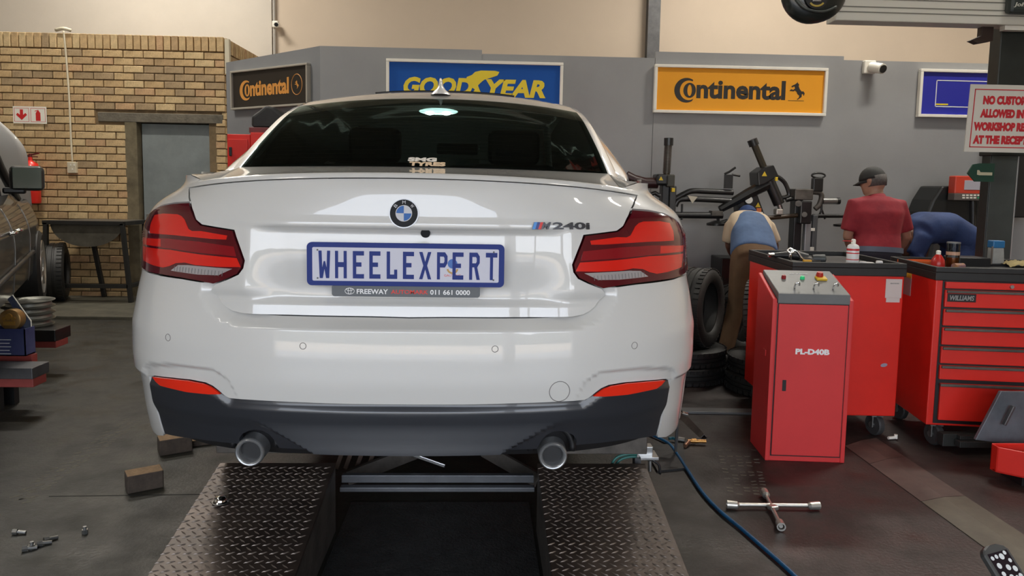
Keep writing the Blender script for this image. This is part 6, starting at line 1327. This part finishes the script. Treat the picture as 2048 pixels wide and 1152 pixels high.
def ball(m_, c, r, s=(1, 1, 1)):
    c = V(c); vs = []; fs = []; n, k = 16, 10
    for j in range(k+1):
        ph = -pi/2+pi*j/k
        for i in range(n): t = 2*pi*i/n; vs.append(c+V((r*s[0]*cos(ph)*cos(t), r*s[1]*cos(ph)*sin(t), r*s[2]*sin(ph))))
    for j in range(k):
        for i in range(n): fs.append((j*n+i, j*n+(i+1) % n, (j+1)*n+(i+1) % n, (j+1)*n+i))
    m_.add(vs, fs)
def fleshed(m_, name, mt, par, vox, it=6, **k):
    o = m_.build(name, mt, par, smooth=True, **k)
    r = o.modifiers.new('r', 'REMESH'); r.mode = 'VOXEL'; r.voxel_size = vox; r.use_smooth_shade = True
    s = o.modifiers.new('s', 'SMOOTH'); s.factor = .6; s.iterations = it
    return o
def sub(a, b, n):  # resample
    return [V(a).lerp(V(b), i/(n-1)) for i in range(n)]
def hand(m_, w, d, side):
    """palm and five fingers; w = wrist, d = direction the hand points"""
    w = V(w); d = V(d).normalized(); s = d.cross(V((0, 0, 1))); s = s.normalized() if s.length > .1 else V((1, 0, 0)); nn = s.cross(d).normalized()
    loft(m_, [(w, .026, .02), (w+d*.03, .036, .016), (w+d*.085, .042, .014), (w+d*.095, .036, .010)], s, 12)
    for i, L in enumerate((.070, .080, .074, .058)):
        b = w+d*.085+s*(.031-.0205*i)*side; c1 = b+d*L*.45-nn*.004; c2 = b+d*L*.75-nn*.020; c3 = b+d*L*.85-nn*.040; loft(m_, [(b, .0095, .0095), (c1, .009, .009), (c2, .008, .008), (c3, .0065, .0065)], s, 8)
    b = w+d*.025+s*.03*side; loft(m_, [(b, .013, .012), (b+d*.025+s*.022*side-nn*.01, .011, .011), (b+d*.05+s*.028*side-nn*.022, .009, .009)], nn, 8)
def head(m_, c, face, skin_only=False):
    """face = direction the person looks; c = centre of the skull"""
    c = V(c); f = V(face).normalized(); up_ = (V((0, 0, 1))-f*f.z); up_ = up_.normalized(); s = f.cross(up_)
    M = Matrix((s, f, up_)).transposed()
    def L(x, y, z): return c+M @ V((x, y, z))
    loft(m_, [(L(0, -.0, -.118), .045, .045), (L(0, .012, -.095), .058, .072), (L(0, .004, -.05), .070, .090), (L(0, 0, 0), .076, .097), (L(0, -.004, .05), .073, .093), (L(0, -.006, .088), .052, .070), (L(0, -.006, .108), .022, .03)], s, 20)
    loft(m_, [(L(0, .088, .01), .008, .008), (L(0, .108, -.018), .014, .012), (L(0, .094, -.026), .014, .010)], s, 8)    # nose
    for k in (-1, 1):
        loft(m_, [(L(k*.074, -.010, -.030), .006, .012), (L(k*.082, -.014, -.005), .008, .019), (L(k*.082, -.016, .018), .007, .017), (L(k*.074, -.01, .028), .004, .008)], s, 8)
    return L, M
SK1 = mat('skin_tan', (.36, .19, .125), .5, noise=.12, nscale=12); SK2 = mat('skin_brown', (.13, .062, .040), .5, noise=.12, nscale=12)
EYE_ = mat('eye_white', (.6, .58, .55), .3); HAIR = mat('grey_hair', (.10, .09, .085), .8, noise=.5, nscale=60)
def face_bits(L, par, lip):
    for k in (-1, 1):
        m_ = MB(); ball(m_, L(k*.032, .086, .008), .010); m_.build('eye', EYE_, par, smooth=True); m_ = MB(); ball(m_, L(k*.032, .095, .008), .0045); m_.build('pupil', INK, par, smooth=True)
    m_ = MB(); loft(m_, [(L(-.026, .080, -.058), .003, .003), (L(0, .092, -.056), .006, .006), (L(.026, .080, -.058), .003, .003)], (0, 0, 1), 8); m_.build('mouth', lip, par, smooth=True)
LIP = mat('lips', (.25, .08, .06), .5)
def cap(c, L, mt, par, back=True):
    m_ = MB(); vs = []; fs = []; n, k = 24, 9
    for j in range(k+1):
        ph = (pi/2)*j/k
        for i in range(n): t = 2*pi*i/n; vs.append(L(.088*cos(ph)*cos(t), -.002+.108*cos(ph)*sin(t), .012+.108*sin(ph)))
    for j in range(k):
        for i in range(n): fs.append((j*n+i, j*n+(i+1) % n, (j+1)*n+(i+1) % n, (j+1)*n+i))
    m_.add(vs, fs); o = m_.build('cap', mt, par, smooth=True); o.modifiers.new('s', 'SOLIDIFY').thickness = .006
    m_ = MB(); vs = []; n = 12
    for r_, dz in ((0, 0), (1, -.018)):
        for i in range(n+1): t = pi*i/n; vs.append(L(.080*cos(t), .075*sin(t)*1.25+.07*r_*sin(t)**.5+.0, .018+dz+(-.012*abs(cos(t)) if r_ else 0)))
    m_.add(vs, [(i, i+1, n+2+i, n+1+i) for i in range(n)]); b = m_.build('peak', mt, o, smooth=True); b.modifiers.new('s', 'SOLIDIFY').thickness = .005
    return o
def human(label, J, skin, shirt, sleeve, trouser, shoe, fdir, lat, bulk=1., name='person', belt=None, capm=None, collar=True, two_tone=None, longsleeve=False, hem=.0):
    t = thing(name, label, 'person', (J['ankL'][0]*.5+J['ankR'][0]*.5, J['ankL'][1], 0)); T0 = t.location.copy()
    for k_ in J: J[k_] = V(J[k_])-T0
    lat = V(lat)
    pel, mid, che, nek, hed = J['pel'], J['mid'], J['che'], J['nek'], J['head']
    b = MB()
    def torso(m_, g, lo=True, top=True):
        dn = (pel-mid).normalized()
        r = [(pel+dn*.10, .13+g, .10+g)] if lo else [(pel+dn*(.02+hem), .168*bulk+g, .118*bulk+g)]
        r += [(pel, .165*bulk+g, .115*bulk+g), (mid, .152*bulk+g, .112*bulk+g), (che, .178*bulk+g, .118*bulk+g), (che.lerp(nek, .55), .165*bulk+g, .095*bulk+g), (che.lerp(nek, .85), .09+g, .065+g)]
        loft(m_, r, lat, 24)
    torso(b, -.006)
    loft(b, [(che.lerp(nek, .6), .06, .055), (nek, .056, .056), (hed-(hed-nek)*.25, .055, .055)], lat, 14)
    L_, M_ = head(b, hed, fdir)
    for s, sd in (('L', -1), ('R', 1)):
        sh, el, wr = J['sh'+s], J['el'+s], J['wr'+s]
        loft(b, [(sh, .050, .050), (sh.lerp(el, .4), .046, .046), (el, .037, .037), (el.lerp(wr, .3), .038, .038), (wr, .026, .024)], lat, 14); hand(b, wr, wr-el, -sd)
        hp = pel+lat*(.085*sd)-V((0, 0, .02)); kn, an = J['kn'+s], J['ank'+s]
        loft(b, [(hp, .085, .09), (hp.lerp(kn, .5), .072, .078), (kn, .052, .056), (kn.lerp(an, .35), .053, .058), (an, .036, .040), (an-V((0, 0, .05)), .036, .05)], lat, 14)
    fleshed(b, 'body', skin, t, .011, 5)
    face_bits(L_, t, LIP)
    # shirt
    b = MB(); torso(b, .012, lo=False)
    for s, sd in (('L', -1), ('R', 1)):
        sh, el, wr = J['sh'+s], J['el'+s], J['wr'+s]; e = el.lerp(wr, .93) if longsleeve else sh.lerp(el, .80)
        c0 = che.lerp(nek, .45)
        rr = [(c0.lerp(sh, .4), .075, .075), (sh, .070, .072), (sh.lerp(e, .55), .066, .068)]
        rr += [(el, .055, .055), (e, .040, .040)] if longsleeve else [(e, .066, .066)]
        loft(b, rr, lat, 16)
    sh_o = fleshed(b, 'overalls' if longsleeve else 'shirt', shirt, t, .014, 5)
    d_ = (nek-che).normalized(); m_ = MB(); m_.lathe([(.066, -.03), (.066, .012), (.078, -.012), (.088, -.03)], che.lerp(nek, .88)+V((0, 0, 0)), (hed-che), 20)
    if collar: m_.build('collar', shirt, t, smooth=True)
    # trousers
    b = MB(); dn = (pel-mid).normalized(); loft(b, [(pel-dn*.02, .165*bulk+.008, .115*bulk+.008), (pel+dn*.03, .17*bulk+.01, .125*bulk+.008), (pel+dn*.10, .165, .12)], lat, 24)
    for s, sd in (('L', -1), ('R', 1)):
        hp = pel+lat*(.085*sd)-V((0, 0, .0)); kn, an = J['kn'+s], J['ank'+s]
        loft(b, [(hp, .095, .11), (hp.lerp(kn, .3), .092, .105), (hp.lerp(kn, .7), .078, .084), (kn, .070, .074), (kn.lerp(an, .5), .066, .068), (an, .062, .064)], lat, 16)
    fleshed(b, 'trousers', trouser, t, .014, 5)
    if belt:
        m_ = MB(); loft(m_, [(pel-dn*.03, .172*bulk+.014, .122*bulk+.014), (pel+dn*.012, .172*bulk+.014, .122*bulk+.014)], lat, 28); m_.build('belt', belt, t, smooth='auto')
    for s in 'LR':
        an = J['ank'+s]; fd = V((fdir[0], fdir[1], 0)).normalized(); m_ = MB(); z0_ = an.z-.085
        loft(m_, [(V((an.x, an.y, z0_+.045))-fd*.08, .032, .042), (V((an.x, an.y, z0_+.05))-fd*.02, .040, .048), (V((an.x, an.y, z0_+.042))+fd*.10, .046, .038), (V((an.x, an.y, z0_+.032))+fd*.17, .036, .026)], fd.cross(V((0, 0, 1))), 14); m_.build('shoe', shoe, t, smooth=True)
    if capm: cap(hed, L_, capm, t)
    return t, L_, J, T0
SHOE = mat('black_boot', (.015, .014, .013), .5)
REDS = mat('red_marl_polo', (.30, .022, .032), .8, c2=(.20, .012, .022), nscale=9, bump=.35, bscale=14)
NAV = mat('navy_trousers', (.018, .022, .034), .8, noise=.3, bump=.3, bscale=18)
# man in red, seen from behind, head bowed to the left
Y1 = 6.0
pj = lambda px, py, Y: tuple(P(px, py, Y))
def onz(px, z, Y):
    p = P(px, 500, Y); return (p.x, Y, z)
J = dict(pel=pj(1751, 503, Y1-.02), mid=pj(1752, 468, Y1), che=pj(1753, 425, Y1), nek=pj(1752, 389, Y1+.03), head=pj(1745, 362, Y1+.07), shL=pj(1710, 410, Y1), shR=pj(1797, 412, Y1), elL=pj(1695, 474, Y1+.02), elR=pj(1813, 474, Y1+.02), wrL=pj(1708, 512, Y1+.24), wrR=pj(1786, 516, Y1+.26), knL=onz(1733, .50, Y1), knR=onz(1768, .50, Y1), ankL=onz(1733, .09, Y1), ankR=onz(1768, .09, Y1))
t, Lf, J, T0 = human('man in red polo shirt and dark cap working with his back turned', J, SK1, REDS, None, NAV, SHOE, V((-.55, .80, -.22)), V((1, 0, 0)), 1.12, belt=mat('grey_blue_belt', (.085, .11, .15), .5), capm=mat('black_cap', (.018, .018, .017), .7, noise=.3))
m_ = MB(); loft(m_, [(Lf(0, -.02, -.05), .072, .080), (Lf(0, -.022, -.01), .0785, .088), (Lf(0, -.02, .03), .077, .09)], Lf(1, 0, 0)-Lf(0, 0, 0), 20); m_.build('hair', HAIR, t, smooth=True).scale = (1, 1, 1)
# bent man with cream shoulders, blue back and brown trousers
Y2 = 6.02
CRM = mat('cream_cotton', (.56, .45, .32), .85, noise=.12, bump=.3, bscale=18); BLU = mat('faded_blue_cotton', (.085, .14, .26), .85, noise=.25, bump=.3, bscale=18); BRN = mat('brown_trousers', (.145, .082, .040), .85, noise=.35, nscale=5, bump=.5, bscale=12)
J = dict(pel=pj(1508, 505, Y2), mid=pj(1504, 474, Y2+.12), che=pj(1499, 452, Y2+.28), nek=pj(1497, 437, Y2+.47), head=pj(1495, 436, Y2+.62), shL=pj(1462, 456, Y2+.30), shR=pj(1537, 458, Y2+.30), elL=pj(1459, 492, Y2+.32), elR=pj(1549, 492, Y2+.32), wrL=pj(1471, 520, Y2+.42), wrR=pj(1543, 524, Y2+.44), knL=onz(1478, .50, Y2+.02), knR=onz(1532, .50, Y2+.05), ankL=onz(1459, .09, Y2-.02), ankR=onz(1535, .09, Y2))
t, Lf, J, T0 = human('man bent forward in cream and blue T-shirt, brown trousers and blue cap', J, SK2, CRM, None, BRN, SHOE, V((0, .80, -.60)), V((1, 0, 0)), .98, capm=mat('blue_cap_cloth', (.03, .06, .17), .8), collar=False)
m_ = MB(); dn = (J['pel']-J['mid']).normalized(); loft(m_, [(J['pel']+dn*.020, .188, .139), (J['pel']-dn*.03, .186, .138), (J['mid'], .172, .134), (J['che']-(J['che']-J['mid'])*.05, .150, .138), (J['che'].lerp(J['nek'], .28), .125, .122)], V((1, 0, 0)), 28); fleshed(m_, 'blue_back_panel', BLU, t, .014, 4)
# man in blue overalls bending to the left
Y3 = 6.30
OV = mat('blue_overalls', (.022, .050, .155), .8, c2=(.012, .028, .095), nscale=7, bump=.5, bscale=13)
J = dict(pel=pj(1922, 478, Y3), mid=pj(1890, 455, Y3), che=pj(1848, 456, Y3-.03), nek=pj(1822, 470, Y3-.05), head=pj(1806, 482, Y3-.05), shL=pj(1850, 474, Y3+.16), shR=pj(1848, 476, Y3-.16), elL=pj(1845, 520, Y3+.18), elR=pj(1838, 512, Y3-.16), wrL=pj(1815, 545, Y3+.1), wrR=pj(1812, 535, Y3-.12), knL=onz(1905, .50, Y3+.10), knR=onz(1912, .50, Y3-.10), ankL=onz(1922, .09, Y3+.10), ankR=onz(1930, .09, Y3-.10))
human('man in blue overalls bent over to the left, face hidden, beside the black column', J, SK2, OV, None, OV, SHOE, V((-.75, 0, -.66)), V((0, -1, 0)), 1.10, collar=False, longsleeve=True)
